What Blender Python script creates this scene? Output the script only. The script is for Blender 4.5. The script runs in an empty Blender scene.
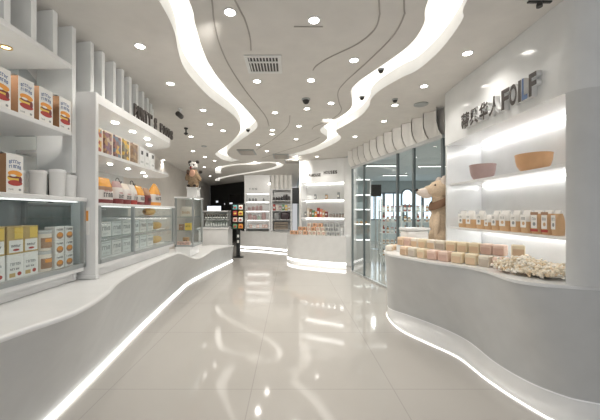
import bpy, bmesh, math, random
from mathutils import Vector, Matrix
from mathutils.geometry import delaunay_2d_cdt
random.seed(7)
PI = math.pi
SC = bpy.context.scene
COL = SC.collection
CEIL = 2.82

# ------------------------------------------------------------------ helpers
def onZ(px, py, Z):
    Y = 300 * (1.4 - Z) / (py - 212)
    return ((px - 290) * Y / 300, Y)
def ceil_pts(l): return [onZ(a, b, CEIL) for a, b in l]

def catmull(pts, n=8, closed=False):
    pts = [Vector(p) for p in pts]; out = []
    m = len(pts)
    for i in range(m - 1):
        p0 = pts[max(i - 1, 0)]; p1 = pts[i]; p2 = pts[i + 1]; p3 = pts[min(i + 2, m - 1)]
        for k in range(n):
            t = k / n
            out.append(0.5 * ((2 * p1) + (p2 - p0) * t + (2 * p0 - 5 * p1 + 4 * p2 - p3) * t * t + (3 * p1 - p0 - 3 * p2 + p3) * t ** 3))
    out.append(pts[-1]); return out

ORD = ['', 'first', 'second', 'third', 'fourth', 'fifth', 'sixth', 'seventh', 'eighth', 'ninth', 'tenth', 'eleventh', 'twelfth',
       'thirteenth', 'fourteenth', 'fifteenth', 'sixteenth', 'seventeenth', 'eighteenth', 'nineteenth', 'twentieth']
def fl(i, n):
    if n == 1: return 'only'
    if i == 0: return 'leftmost'
    if i == n - 1: return 'rightmost'
    if i <= n // 2: return ORD[i + 1] + ' from left'
    return ORD[n - i] + ' from right'

MATS = {}
def mat(name, col, rough=0.5, metal=0.0, em=0.0, emcol=None, var=0.03, scale=6.0, bump=0.0, coat=0.0, spec=0.5, alpha=None):
    if name in MATS: return MATS[name]
    m = bpy.data.materials.new(name); m.use_nodes = True
    nt = m.node_tree; b = nt.nodes['Principled BSDF']
    b.inputs['Roughness'].default_value = rough; b.inputs['Metallic'].default_value = metal
    b.inputs['Specular IOR Level'].default_value = spec
    b.inputs['Coat Weight'].default_value = coat
    tc = nt.nodes.new('ShaderNodeTexCoord'); no = nt.nodes.new('ShaderNodeTexNoise')
    no.inputs['Scale'].default_value = scale; no.inputs['Detail'].default_value = 3
    nt.links.new(tc.outputs['Object'], no.inputs['Vector'])
    r = nt.nodes.new('ShaderNodeValToRGB')
    lo = [max(0, c * (1 - var)) for c in col]; hi = [min(1, c * (1 + var)) for c in col]
    r.color_ramp.elements[0].color = (*lo, 1); r.color_ramp.elements[1].color = (*hi, 1)
    r.color_ramp.elements[0].position = .3; r.color_ramp.elements[1].position = .7
    nt.links.new(no.outputs['Fac'], r.inputs['Fac']); nt.links.new(r.outputs['Color'], b.inputs['Base Color'])
    if bump:
        bp = nt.nodes.new('ShaderNodeBump'); bp.inputs['Strength'].default_value = bump; bp.inputs['Distance'].default_value = .01
        nt.links.new(no.outputs['Fac'], bp.inputs['Height']); nt.links.new(bp.outputs['Normal'], b.inputs['Normal'])
    if em:
        b.inputs['Emission Color'].default_value = (*(emcol or col), 1); b.inputs['Emission Strength'].default_value = em
    MATS[name] = m; return m

def glass_mat(name, tint=(.93, .97, .97), refl=0.10):
    m = bpy.data.materials.new(name); m.use_nodes = True; nt = m.node_tree
    for n in list(nt.nodes): nt.nodes.remove(n)
    o = nt.nodes.new('ShaderNodeOutputMaterial'); mx = nt.nodes.new('ShaderNodeMixShader')
    t = nt.nodes.new('ShaderNodeBsdfTransparent'); g = nt.nodes.new('ShaderNodeBsdfGlossy')
    lw = nt.nodes.new('ShaderNodeLayerWeight'); lw.inputs['Blend'].default_value = refl
    t.inputs['Color'].default_value = (*tint, 1); g.inputs['Roughness'].default_value = .02
    mu = nt.nodes.new('ShaderNodeMath'); mu.operation = 'MULTIPLY'; mu.inputs[1].default_value = .55
    ad = nt.nodes.new('ShaderNodeMath'); ad.operation = 'ADD'; ad.inputs[1].default_value = .05
    nt.links.new(lw.outputs['Facing'], mu.inputs[0]); nt.links.new(mu.outputs[0], ad.inputs[0]); nt.links.new(ad.outputs[0], mx.inputs[0])
    nt.links.new(t.outputs[0], mx.inputs[1]); nt.links.new(g.outputs[0], mx.inputs[2]); nt.links.new(mx.outputs[0], o.inputs[0])
    MATS[name] = m; return m

def mosaic_mat(name, cols, scale=28):
    m = bpy.data.materials.new(name); m.use_nodes = True; nt = m.node_tree; b = nt.nodes['Principled BSDF']
    tc = nt.nodes.new('ShaderNodeTexCoord'); v = nt.nodes.new('ShaderNodeTexVoronoi'); v.inputs['Scale'].default_value = scale
    sx = nt.nodes.new('ShaderNodeSeparateColor'); r = nt.nodes.new('ShaderNodeValToRGB'); r.color_ramp.interpolation = 'CONSTANT'
    nt.links.new(tc.outputs['Object'], v.inputs['Vector']); nt.links.new(v.outputs['Color'], sx.inputs[0]); nt.links.new(sx.outputs[0], r.inputs[0])
    while len(r.color_ramp.elements) < len(cols): r.color_ramp.elements.new(.5)
    for i, c in enumerate(cols):
        r.color_ramp.elements[i].position = i / len(cols); r.color_ramp.elements[i].color = (*c, 1)
    nt.links.new(r.outputs[0], b.inputs['Base Color']); b.inputs['Roughness'].default_value = .45
    MATS[name] = m; return m

def floor_mat():
    m = bpy.data.materials.new('polished_tile'); m.use_nodes = True; nt = m.node_tree; b = nt.nodes['Principled BSDF']
    g = nt.nodes.new('ShaderNodeNewGeometry'); mp = nt.nodes.new('ShaderNodeMapping'); mp.inputs['Location'].default_value = (.303, -2.37, 0)
    br = nt.nodes.new('ShaderNodeTexBrick'); br.offset = 0; br.inputs['Scale'].default_value = 1.0
    br.inputs['Mortar Size'].default_value = .004; br.inputs['Mortar Smooth'].default_value = .1; br.inputs['Bias'].default_value = 0
    br.inputs['Brick Width'].default_value = 1.12; br.inputs['Row Height'].default_value = 1.12
    br.inputs['Color1'].default_value = (.53, .507, .475, 1); br.inputs['Color2'].default_value = (.52, .497, .465, 1); br.inputs['Mortar'].default_value = (.44, .42, .395, 1)
    no = nt.nodes.new('ShaderNodeTexNoise'); no.inputs['Scale'].default_value = .9; no.inputs['Detail'].default_value = 4
    mx = nt.nodes.new('ShaderNodeMix'); mx.data_type = 'RGBA'; mx.blend_type = 'MULTIPLY'; mx.inputs[0].default_value = 1
    r = nt.nodes.new('ShaderNodeValToRGB'); r.color_ramp.elements[0].color = (.9, .89, .88, 1); r.color_ramp.elements[1].color = (1, 1, 1, 1)
    nt.links.new(g.outputs['Position'], mp.inputs['Vector']); nt.links.new(mp.outputs[0], br.inputs['Vector']); nt.links.new(g.outputs['Position'], no.inputs['Vector'])
    nt.links.new(no.outputs['Fac'], r.inputs[0]); nt.links.new(br.outputs['Color'], mx.inputs[6]); nt.links.new(r.outputs[0], mx.inputs[7])
    nt.links.new(mx.outputs[2], b.inputs['Base Color'])
    b.inputs['Roughness'].default_value = .07; b.inputs['Specular IOR Level'].default_value = .85
    MATS['floor'] = m; return m

W = mat('white_lacquer', (.82, .82, .81), .28, coat=.3)
WM = mat('white_matt', (.80, .80, .785), .55)
CEILM = mat('ceiling_plaster', (.74, .715, .675), .8)
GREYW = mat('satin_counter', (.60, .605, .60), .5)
STEEL = mat('brushed_steel', (.62, .63, .63), .3, .7)
ALU = mat('grey_aluminium', (.40, .42, .42), .35, .4)
DARK = mat('dark_plastic', (.045, .043, .04), .4)
BLACK = mat('black_panel', (.018, .02, .02), .35)
SHADE_GRILLE = mat('shade_and_grille_grey', (.44, .41, .375), .8)  # painted shade of the ceiling strips, also grey of slot and diffuser grilles
COVE = mat('cove_glow', (.9, .88, .83), .6, em=1.0, emcol=(1, .965, .90))
_nt = COVE.node_tree; _a = _nt.nodes.new('ShaderNodeAttribute'); _a.attribute_name = 'glow'; _nt.links.new(_a.outputs['Fac'], _nt.nodes['Principled BSDF'].inputs['Emission Strength'])
LED = mat('led_strip', (1, .99, .96), .5, em=2.4, emcol=(1, .985, .95))
LEDS = mat('led_strip_bright', (1, .99, .96), .5, em=4.2, emcol=(1, .985, .95))
NLED = mat('niche_led', (1, .99, .97), .5, em=8.0, emcol=(1, .99, .97))
LAMP = mat('lamp_disc', (1, 1, 1), .4, em=12.0, emcol=(1, .96, .88))
WARM = mat('warm_lamp', (1, .8, .5), .4, em=5.0, emcol=(1, .78, .45))
GLASS = glass_mat('clear_glass')
GLASST = glass_mat('teal_glass', (.88, .94, .945), .2)
FLOORM = floor_mat()
GREYG = mat('grey_glass_panel', (.62, .67, .67), .2)
KRAFT = mat('kraft_card', (.36, .20, .10), .7, bump=.1, scale=40)
TANP = mat('tan_paper', (.62, .40, .22), .6)
PAPER = mat('white_paper', (.88, .865, .83), .5)
CREAM = mat('cream_paper', (.84, .76, .66), .5)
INKB = mat('blue_ink', (.07, .13, .30), .5)
INKD = mat('dark_ink', (.05, .045, .045), .5)
INKG = mat('grey_ink', (.30, .31, .31), .5)
ORANGE = mat('orange_ink', (.85, .36, .07), .45)
YEL = mat('yellow_ink', (.85, .60, .12), .45)
RED = mat('red_ink', (.45, .06, .05), .45)
DRED = mat('deep_red_ink', (.22, .05, .05), .45)
GOLD = mat('gold_card', (.62, .44, .18), .35, .2)
PINK = mat('pink_paper', (.80, .55, .48), .5)
ROSE = mat('rose_paper', (.52, .36, .35), .5)
BROWN = mat('brown_paper', (.40, .24, .15), .55)
GREEN = mat('green_ink', (.16, .33, .18), .5)
TEAL = mat('teal_ink', (.15, .42, .42), .5)
CLEARP = mat('clear_film', (.80, .80, .78), .2)
GRAYP = mat('grey_paper', (.55, .56, .55), .5)
SCREEN = mat('screen_glow', (.6, .7, .85), .3, em=1.1, emcol=(.75, .85, 1))

class MB:
    def __init__(s): s.bm = bmesh.new(); s.mats = []
    def mi(s, m):
        if m not in s.mats: s.mats.append(m)
        return s.mats.index(m)
    def bx(s, x0, x1, y0, y1, z0, z1, m=None, bev=0.0, seg=1):
        r = bmesh.ops.create_cube(s.bm, size=1)
        vs = r['verts']
        bmesh.ops.scale(s.bm, vec=(abs(x1 - x0), abs(y1 - y0), abs(z1 - z0)), verts=vs)
        bmesh.ops.translate(s.bm, vec=((x0 + x1) / 2, (y0 + y1) / 2, (z0 + z1) / 2), verts=vs)
        k = s.mi(m)
        fs = {f for v in vs for f in v.link_faces}
        for f in fs: f.material_index = k
        if bev:
            es = list({e for v in vs for e in v.link_edges})
            q = bmesh.ops.bevel(s.bm, geom=es, offset=bev, segments=seg, affect='EDGES', profile=.5, material=-1)
            for f in q['faces']: f.material_index = k
        return s
    def lathe(s, prof, c=(0, 0, 0), n=20, m=None, axis='Z'):
        k = s.mi(m); rings = []
        for r, z in prof:
            ring = []
            for i in range(n):
                a = 2 * PI * i / n
                p = (r * math.cos(a), r * math.sin(a), z)
                if axis == 'X': p = (z, p[0], p[1])
                if axis == 'Y': p = (p[0], z, p[1])
                ring.append(s.bm.verts.new(Vector(p) + Vector(c)))
            rings.append(ring)
        fs = []
        for a, b in zip(rings, rings[1:]):
            for i in range(n):
                fs.append(s.bm.faces.new((a[i], a[(i + 1) % n], b[(i + 1) % n], b[i])))
        if prof[0][0] > 1e-5: fs.append(s.bm.faces.new(rings[0][::-1]))
        if prof[-1][0] > 1e-5: fs.append(s.bm.faces.new(rings[-1]))
        for f in fs: f.material_index = k; f.smooth = True
        if axis == 'Y': bmesh.ops.reverse_faces(s.bm, faces=fs)
        return s
    def poly(s, pts, m=None):
        f = s.bm.faces.new([s.bm.verts.new(p) for p in pts]); f.material_index = s.mi(m); return s
    def ell(s, cx, cz, rx, rz, y, m, n=14):
        return s.poly([(cx + rx * math.cos(2 * PI * i / n), y, cz + rz * math.sin(2 * PI * i / n)) for i in range(n)], m)
    def rect(s, x0, x1, z0, z1, y, m):
        return s.poly([(x0, y, z0), (x1, y, z0), (x1, y, z1), (x0, y, z1)], m)
    def glyphs(s, x0, x1, z0, z1, y, m, n=6, seed=1, arch=0):
        R = random.Random(seed); w = (x1 - x0) / n; t = w * .26; h = z1 - z0
        for i in range(n):
            a = x0 + i * w + w * .08; b = a + w * .74
            o = arch * (1 - ((i + .5) / n * 2 - 1) ** 2)
            s.rect(a, a + t, z0 + o, z1 + o, y, m)
            if R.random() < .7: s.rect(a + t, b, z1 - h * .22 + o, z1 + o, y, m)
            if R.random() < .6: s.rect(b - t, b, z0 + o, z1 - h * .22 + o, y, m)
            if R.random() < .5: s.rect(a + t, b - t, z0 + o, z0 + h * .2 + o, y, m)
        return s
    def prism(s, pts, z0, z1, m=None, cap=True):
        k = s.mi(m); n = len(pts)
        a = [s.bm.verts.new((p[0], p[1], z0)) for p in pts]; b = [s.bm.verts.new((p[0], p[1], z1)) for p in pts]
        fs = [s.bm.faces.new((a[i], a[(i + 1) % n], b[(i + 1) % n], b[i])) for i in range(n)]
        if cap: fs += [s.bm.faces.new(a[::-1]), s.bm.faces.new(b)]
        for f in fs: f.material_index = k
        return s
    def grid(s, rows, m=None, smooth=True):
        k = s.mi(m); V = [[s.bm.verts.new(p) for p in r] for r in rows]
        for a, b in zip(V, V[1:]):
            for i in range(len(a) - 1):
                f = s.bm.faces.new((a[i], a[i + 1], b[i + 1], b[i])); f.material_index = k; f.smooth = smooth
        return s
    def tube(s, path, r, m=None, n=8):
        k = s.mi(m); P = [Vector(p) for p in path]; rings = []
        for i, p in enumerate(P):
            d = (P[min(i + 1, len(P) - 1)] - P[max(i - 1, 0)]).normalized()
            u = d.cross(Vector((0, 0, 1)))
            if u.length < 1e-3: u = d.cross(Vector((1, 0, 0)))
            u.normalize(); v = d.cross(u)
            rings.append([s.bm.verts.new(p + r * (math.cos(2 * PI * j / n) * u + math.sin(2 * PI * j / n) * v)) for j in range(n)])
        fs = []
        for a, b in zip(rings, rings[1:]):
            for j in range(n): fs.append(s.bm.faces.new((a[j], a[(j + 1) % n], b[(j + 1) % n], b[j])))
        fs += [s.bm.faces.new(rings[0]), s.bm.faces.new(rings[-1][::-1])]
        for f in fs: f.material_index = k; f.smooth = True
        return s
    def build(s, name, parent=None, smooth=None, recalc=True):
        if recalc: bmesh.ops.recalc_face_normals(s.bm, faces=s.bm.faces)
        me = bpy.data.meshes.new(name); s.bm.to_mesh(me); s.bm.free()
        for m in s.mats: me.materials.append(m or W)
        if smooth is not None:
            for p in me.polygons: p.use_smooth = True
            me.set_sharp_from_angle(angle=math.radians(smooth))
        o = bpy.data.objects.new(name, me); COL.objects.link(o)
        if parent: o.parent = parent
        return o

def tag(o, label, cat, group=None, kind=None):
    o['label'] = label; o['category'] = cat
    if group: o['group'] = group
    if kind: o['kind'] = kind
    return o
def thing(name, label, cat, loc=(0, 0, 0), rz=0, group=None):
    o = bpy.data.objects.new(name, None); COL.objects.link(o); o.location = loc; o.rotation_euler = (0, 0, rz); o.empty_display_size = .05
    return tag(o, label, cat, group)
def struct(o): o['kind'] = 'structure'; return o
def dup(root, loc, rz=None, label=None, group=None, sc=None):
    r = root.copy(); COL.objects.link(r); r.location = loc
    if rz is not None: r.rotation_euler = (0, 0, rz)
    if sc: r.scale = sc
    if label: r['label'] = label
    if group: r['group'] = group
    for ch in list(root.children):
        c = ch.copy(); COL.objects.link(c); c.parent = r
        for g in list(ch.children):
            d = g.copy(); COL.objects.link(d); d.parent = c
    return r
class Kind:
    """first call moves the prototype itself, later calls copy it"""
    def __init__(s, root): s.root = root; s.used = False
    def put(s, loc, rz, label, group=None, sc=None):
        if not s.used:
            s.used = True; r = s.root; r.location = loc; r.rotation_euler = (0, 0, rz); r['label'] = label
            if group: r['group'] = group
            if sc: r.scale = sc
            return r
        r = dup(s.root, loc, rz, label, group, sc or (1, 1, 1)); return r

def text_mesh(txt, size, depth, face_m, side_m, name, parent, M, stretch=None, bold=.0):
    cu = bpy.data.curves.new('txt', 'FONT'); cu.body = txt; cu.size = size; cu.extrude = depth / 2; cu.offset = bold
    cu.align_x = 'LEFT'
    ob = bpy.data.objects.new('txt', cu); COL.objects.link(ob)
    bpy.context.view_layer.update()
    dg = bpy.context.evaluated_depsgraph_get()
    me = bpy.data.meshes.new_from_object(ob.evaluated_get(dg))
    bpy.data.objects.remove(ob); bpy.data.curves.remove(cu)
    if len(me.vertices):
        xs = [v.co.x for v in me.vertices]; ys = [v.co.y for v in me.vertices]
        if stretch:
            w = max(xs) - min(xs); h = max(ys) - min(ys); x0 = min(xs); y0 = min(ys)
            for v in me.vertices:
                v.co.x = (v.co.x - x0) / w * stretch[0]; v.co.y = (v.co.y - y0) / h * stretch[1]
    me.materials.clear(); me.materials.append(face_m); me.materials.append(side_m)
    for p in me.polygons: p.material_index = 0 if p.normal.z > .7 else 1
    o = bpy.data.objects.new(name, me); COL.objects.link(o); o.parent = parent
    o.matrix_local = M
    return o

# ------------------------------------------------------------------ camera, world
cd = bpy.data.cameras.new('camera'); cam = bpy.data.objects.new('camera', cd); COL.objects.link(cam)
cam.location = (0, 0, 1.4); cam.rotation_euler = (PI / 2, 0, 0)
cd.sensor_width = 36; cd.lens = 18; cd.shift_x = 10 / 600; cd.shift_y = 2 / 600; cd.clip_start = .02
SC.camera = cam
wd = bpy.data.worlds.new('world'); SC.world = wd; wd.use_nodes = True
wd.node_tree.nodes['Background'].inputs[0].default_value = (.97, .98, 1, 1); wd.node_tree.nodes['Background'].inputs[1].default_value = .42
SC.view_settings.view_transform = 'Standard'; SC.view_settings.look = 'None'; SC.view_settings.exposure = 0.42
SC.cycles.max_bounces = 10; SC.cycles.transparent_max_bounces = 24; SC.cycles.sample_clamp_indirect = 6

# ------------------------------------------------------------------ floor and ceiling
m = MB(); m.poly([(-4.8, -.6, 0), (9, -.6, 0), (9, 17, 0), (-4.8, 17, 0)], FLOORM); struct(m.build('floor'))

Lleft = [(-.86, .2), (-.87, 1.2)] + ceil_pts([(159, 0), (174, 30), (178, 50), (183, 65), (192, 78), (210, 97), (230, 112), (238, 121), (240, 131), (230, 143), (217, 152), (216, 155), (223, 159.5), (232, 161.5)])
Lright = [(-.66, .2), (-.67, 1.2)] + ceil_pts([(189, 0), (195, 23), (203, 50), (213, 70), (230, 92), (247, 110), (256, 121), (257, 127), (252, 132), (238, 142), (230, 148), (227, 153.5), (231, 157.5), (239, 160.3)])
Rleft = [(.72, .2), (.82, 1.2)] + ceil_pts([(428, 0), (424, 23), (410, 44), (385, 63), (360, 80), (351, 90), (352, 100), (350, 109), (335, 120), (322, 127), (321, 132), (327, 139), (310, 148.5), (288, 155)])
Rright = [(.92, .2), (1.06, 1.2)] + ceil_pts([(467, 0), (462, 20), (440, 50), (417, 70), (402, 77), (380, 90), (371, 99), (369, 106), (360, 116), (345, 125), (336, 131), (340, 139.5), (317, 151), (293, 157)])
def ribbon(center, w):
    c = catmull(center, 6); a = []; b = []
    for i, p in enumerate(c):
        d = (c[min(i + 1, len(c) - 1)] - c[max(i - 1, 0)]).normalized(); n = Vector((-d.y, d.x))
        a.append(p + n * w / 2); b.append(p - n * w / 2)
    return a, b
loop1 = [(-2.62, 11.0), (-2.45, 10.2), (-2.2, 9.5), (-1.75, 9.05), (-1.1, 8.75), (-.62, 8.55), (-.36, 8.75), (-.32, 9.2), (-.65, 9.9), (-1.35, 10.7), (-2.2, 11.6), (-3.0, 12.7), (-3.3, 13.6)]
HOLES = []
for a, b in ((Lleft, Lright), (Rleft, Rright)):
    HOLES.append((catmull(a, 6), catmull(b, 6)))
HOLES.append(ribbon(loop1, .2))
polys = [h[0] + h[1][::-1] for h in HOLES]

def inside(p, poly):
    c = False; n = len(poly)
    for i in range(n):
        a = poly[i]; b = poly[(i + 1) % n]
        if (a[1] > p[1]) != (b[1] > p[1]) and p[0] < (b[0] - a[0]) * (p[1] - a[1]) / (b[1] - a[1]) + a[0]: c = not c
    return c
GA = (1.45, 7.0); GB = (2.08, 4.05)     # storefront line
outer = [(-4.8, -.6), (2.7, -.6), (2.7, 4.05), GB, GA, (1.45, 9.0), (.35, 9.0), (.35, 17), (-4.8, 17)]
co = []; ed = []
for poly in [outer] + polys:
    k = len(co); n = len(poly)
    co += [Vector((p[0], p[1])) for p in poly]; ed += [(k + i, k + (i + 1) % n) for i in range(n)]
vs, es, fs, _, _, _ = delaunay_2d_cdt(co, ed, [], 0, 1e-5)
m = MB(); k = m.mi(CEILM); V = [m.bm.verts.new((v.x, v.y, CEIL)) for v in vs]
for f in fs:
    c = sum((vs[i] for i in f), Vector((0, 0))) / len(f)
    if inside(c, outer) and not any(inside(c, q) for q in polys):
        m.bm.faces.new([V[i] for i in f][::-1])
for v in list(m.bm.verts):
    if not v.link_faces: m.bm.verts.remove(v)
ceil_o = struct(m.build('ceiling', recalc=False))
labs = ['broad wavy glowing light cove sweeping along the left half of the ceiling', 'broad wavy glowing light cove sweeping along the right half of the ceiling', 'narrow glowing light cove looping over the back of the shop']
def lerp2(a, b, u): return a + (b - a) * u
GLOW = [[.78, .98, 1.1, .95, .78, .66, .60], [.58, .60, .68, .85, 1.1, 1.15, .9], [.9, 1.3, 1.4, 1.3, .9]]  # falloff of a concealed LED, painted across each panel as emission
for (a, b), lb, hh in zip(HOLES, labs, (.13, .13, .10)):
    t = thing('light_cove', lb, 'ceiling light')
    m = MB(); za = CEIL - .004; zb = CEIL + hh
    m.grid([[(p.x, p.y, za) for p in a], [(p.x, p.y, zb) for p in a]], WM)
    m.grid([[(p.x, p.y, za) for p in b], [(p.x, p.y, zb) for p in b]], WM)
    m.poly([(a[0].x, a[0].y, za), (b[0].x, b[0].y, za), (b[0].x, b[0].y, zb), (a[0].x, a[0].y, zb)], WM)
    m.poly([(a[-1].x, a[-1].y, za), (b[-1].x, b[-1].y, za), (b[-1].x, b[-1].y, zb), (a[-1].x, a[-1].y, zb)], WM)
    m.build('cove_side', t)
    m = MB(); prof_ = GLOW[labs.index(lb)]; nu = len(prof_) - 1
    m.grid([[(lerp2(p, q, u / nu).x, lerp2(p, q, u / nu).y, zb + .02 * math.sin(PI * u / nu)) for p, q in zip(a, b)] for u in range(nu + 1)], COVE)
    pan = m.build('glowing_panel', t, recalc=False); at_ = pan.data.attributes.new('glow', 'FLOAT', 'POINT')
    for u in range(nu + 1):
        for i in range(len(a)): at_.data[u * len(a) + i].value = prof_[u]

# dark strips painting the shade along curved ceiling steps
def shade_strip(i, pl, w=.011):
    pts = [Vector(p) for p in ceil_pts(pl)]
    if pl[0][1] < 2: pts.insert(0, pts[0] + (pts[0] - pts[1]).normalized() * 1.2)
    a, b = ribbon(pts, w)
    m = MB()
    m.grid([[(p.x, p.y, CEIL - .001) for p in a], [(p.x, p.y, CEIL - .005) for p in a], [(p.x, p.y, CEIL - .005) for p in b], [(p.x, p.y, CEIL - .001) for p in b]], SHADE_GRILLE, False)
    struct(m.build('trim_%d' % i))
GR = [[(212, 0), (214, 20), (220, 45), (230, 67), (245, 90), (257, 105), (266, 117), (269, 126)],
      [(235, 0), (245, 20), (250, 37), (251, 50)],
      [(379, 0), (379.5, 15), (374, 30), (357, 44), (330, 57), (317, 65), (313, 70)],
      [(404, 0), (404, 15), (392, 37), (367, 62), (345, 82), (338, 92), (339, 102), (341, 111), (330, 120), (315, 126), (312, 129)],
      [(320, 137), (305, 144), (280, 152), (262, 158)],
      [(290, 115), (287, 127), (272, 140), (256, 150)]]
for i, g in enumerate(GR): shade_strip(i + 1, g)
m = MB(); p0 = onZ(294, 26, CEIL); m.bx(p0[0], p0[0] + .22, p0[1], p0[1] + .008, CEIL - .006, CEIL - .001, SHADE_GRILLE); struct(m.build('trim_7'))

# downlights
DL = {'left': [(140, 46), (170.5, 83.5), (203, 110), (191, 136.5), (210, 124), (223, 130.5), (193, 151), (205, 157), (214.5, 160.5), (204.5, 167), (163.5, 160), (210, 176)],
      'mid': [(230, 12), (314, 20), (354, 60), (257, 81), (311, 80), (331, 103), (275, 112.5), (307, 108.5), (299, 126), (272.5, 130), (272, 134), (296, 139), (258, 144.5), (267, 151)],
      'right': [(467.5, 53), (424, 86), (395, 105), (384, 121), (355, 136.5), (317, 156.5)]}
zone = {'left': 'between the left glowing cove and the left wall', 'mid': 'between the two glowing ceiling coves', 'right': 'between the right glowing cove and the right wall'}
t = thing('downlight', 'x', 'ceiling light', group='recessed ceiling downlights')
m = MB(); m.lathe([(.050, 0), (.049, -.003), (.038, -.004), (.036, -.003)], n=20, m=W); m.build('trim_ring', t, 40)
m = MB(); m.lathe([(.038, -.0035), (.0001, -.006)], n=20, m=LAMP); m.build('lamp', t, 40)
DK = Kind(t)
def spot(loc, e, size=2.2, name='downlight_beam'):
    l = bpy.data.lights.new(name, 'SPOT'); l.energy = e; l.spot_size = size; l.spot_blend = .7; l.shadow_soft_size = .05; l.color = (1, .955, .89)
    o = bpy.data.objects.new(name, l); COL.objects.link(o); o.location = loc; return o
for zn, l in DL.items():
    l = sorted(l, key=lambda p: p[1])
    for i, p in enumerate(l):
        x, y = onZ(p[0], p[1], CEIL)
        if y > 13.5: y = 13.5
        n = 'nearest' if i == 0 else ORD[i + 1] + ' nearest'
        DK.put((x, y, CEIL - .001), 0, 'round recessed downlight, %s of those %s' % (n, zone[zn]))
        spot((x, y, CEIL - .03), (10 if y < 5 else 17))
# more lamps behind the viewpoint light the front of the shop
for x, y in ((-1.2, .9), (0, .5), (-.1, 1.4)):
    spot((x, y, CEIL - .03), 8)

def fill_spot(loc, aim, e, size=1.5):  # added spots without fittings, brightening back units, counter, fins and curved panels
    o = spot(loc, e, size, 'added_fill'); o.rotation_euler = (Vector(aim) - Vector(loc)).to_track_quat('-Z', 'Y').to_euler(); return o
fill_spot((-.6, .8, CEIL - .06), (-1.8, 2.5, 2.45), 14, 1.3); fill_spot((-.5, 2.2, CEIL - .06), (-1.8, 3.6, 2.45), 9, 1.2)
fill_spot((-1.0, 8.3, CEIL - .04), (-1.2, 11.5, 1.3), 60); fill_spot((.2, 7.6, CEIL - .04), (-.3, 11.5, 1.3), 55)
fill_spot((-.15, 5.9, CEIL - .04), (1.0, 8.0, 1.4), 17); fill_spot((-1.3, 6.4, CEIL - .04), (-2.2, 9.0, .8), 40)
fill_spot((.5, 4.6, CEIL - .04), (1.8, 5.4, 2.5), 8, 1.9)
def dome(px, py, r, lb, cat='ceiling sensor', name='ceiling_sensor', flat=1.0):
    x, y = onZ(px, py, CEIL); t = thing(name, lb, cat, (x, y, CEIL - .001))
    m = MB(); m.lathe([(r, 0), (r, -.010), (r * .8, -.018)], n=20, m=ALU); m.build('base', t, 40)
    m = MB(); m.lathe([(r * .8, -.016), (r * .72, -.016 - r * .4 * flat), (r * .45, -.016 - r * .75 * flat), (.001, -.016 - r * .9 * flat)], n=20, m=DARK if flat > .5 else ALU); m.build('dome', t, 60)
dome(306, 99, .055, 'dark dome sensor in the ceiling between the two coves', 'ceiling camera', 'ceiling_camera')
dome(381, 69, .032, 'small dark dome on the inner edge of the right cove, nearer one')
dome(362, 96.5, .035, 'small dark dome in the bend of the right cove, farther one')
dome(395, 99, .036, 'small dark dome on the ceiling just right of the right cove')
dome(248, 129, .04, 'small dark dome in the bend of the left cove')
dome(204, 146, .06, 'flat grey disc detector on the ceiling left of the left cove', flat=.1)
dome(421, 104, .09, 'flat grey round grille on the ceiling near the scalloped band', 'ceiling speaker', 'ceiling_speaker', .1)
# bullet camera + sprinkler, left
x, y = onZ(180, 109, CEIL); t = thing('ceiling_security_camera', 'small dark security camera hanging from ceiling past the left lettering', 'camera', (x, y, CEIL))
m = MB(); m.lathe([(.03, 0), (.03, -.015), (.012, -.02), (.012, -.07)], n=12, m=W); m.build('bracket', t, 40)
m = MB(); m.lathe([(.028, -.09), (.035, -.08), (.035, .05), (.02, .06)], (0, 0, -.09), 12, DARK, 'Y'); m.build('camera_body', t, 40)
x, y = onZ(186, 128, CEIL); t = thing('ceiling_sprinkler', 'small dark sprinkler head below ceiling between security camera and plush panda', 'sprinkler', (x, y, CEIL))
m = MB(); m.lathe([(.035, 0), (.03, -.02), (.012, -.025), (.012, -.08), (.035, -.085), (.035, -.1), (.01, -.12)], n=12, m=DARK); m.build('sprinkler_body', t, 40)
# air vent
x, y = onZ(264, 64, CEIL); t = thing('air_vent', 'square white ceiling air vent with dark slots', 'vent', (x, y, CEIL - .001))
m = MB(); w = .17
m.bx(-w, w, -w, -w + .03, -.012, 0, WM); m.bx(-w, w, w - .03, w, -.012, 0, WM); m.bx(-w, -w + .03, -w + .03, w - .03, -.012, 0, WM); m.bx(w - .03, w, -w + .03, w - .03, -.012, 0, WM); m.bx(-w + .03, w - .03, -.06, -.04, -.012, 0, WM)
m.build('frame', t)
m = MB(); m.bx(-w + .02, w - .02, -w + .02, w - .02, -.004, -.001, DARK); m.build('grille_backing', t)
for i in range(10):
    m = MB(); xx = -w + .045 + i * .0295; m.bx(xx - .005, xx + .005, -w + .03, w - .03, -.011, -.004, WM); m.build('slat', t)
# dark square diffusers near the back
for px, py, lb in ((247, 152, 'grey square ceiling diffuser with small lamp, in front of the looping cove'), (281, 156, 'dark ceiling diffuser left of the right cove end'), (292, 161, 'dark ceiling diffuser over the central display')):
    x, y = onZ(px, py, CEIL); t = thing('ceiling_diffuser', lb, 'vent', (x, y, CEIL - .001))
    m = MB(); m.bx(-.2, .2, -.3, .3, -.02, 0, ALU, .01); m.build('frame', t)
    m = MB(); m.bx(-.16, .16, -.25, .25, -.026, -.018, SHADE_GRILLE); m.build('grille', t)
x, y = onZ(392.6, 2, CEIL)
t = thing('ceiling_track_light', 'dark track light fitting at the ceiling edge above the right wall sign', 'ceiling light', (1.68, 2.02, CEIL))
m = MB(); m.bx(-.08, .08, -.01, .01, -.012, 0, DARK, .003); m.build('track', t)
m = MB(); m.lathe([(.014, -.01), (.018, -.02), (.018, -.04)], n=12, m=DARK); m.build('lamp_head', t, 40)

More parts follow.
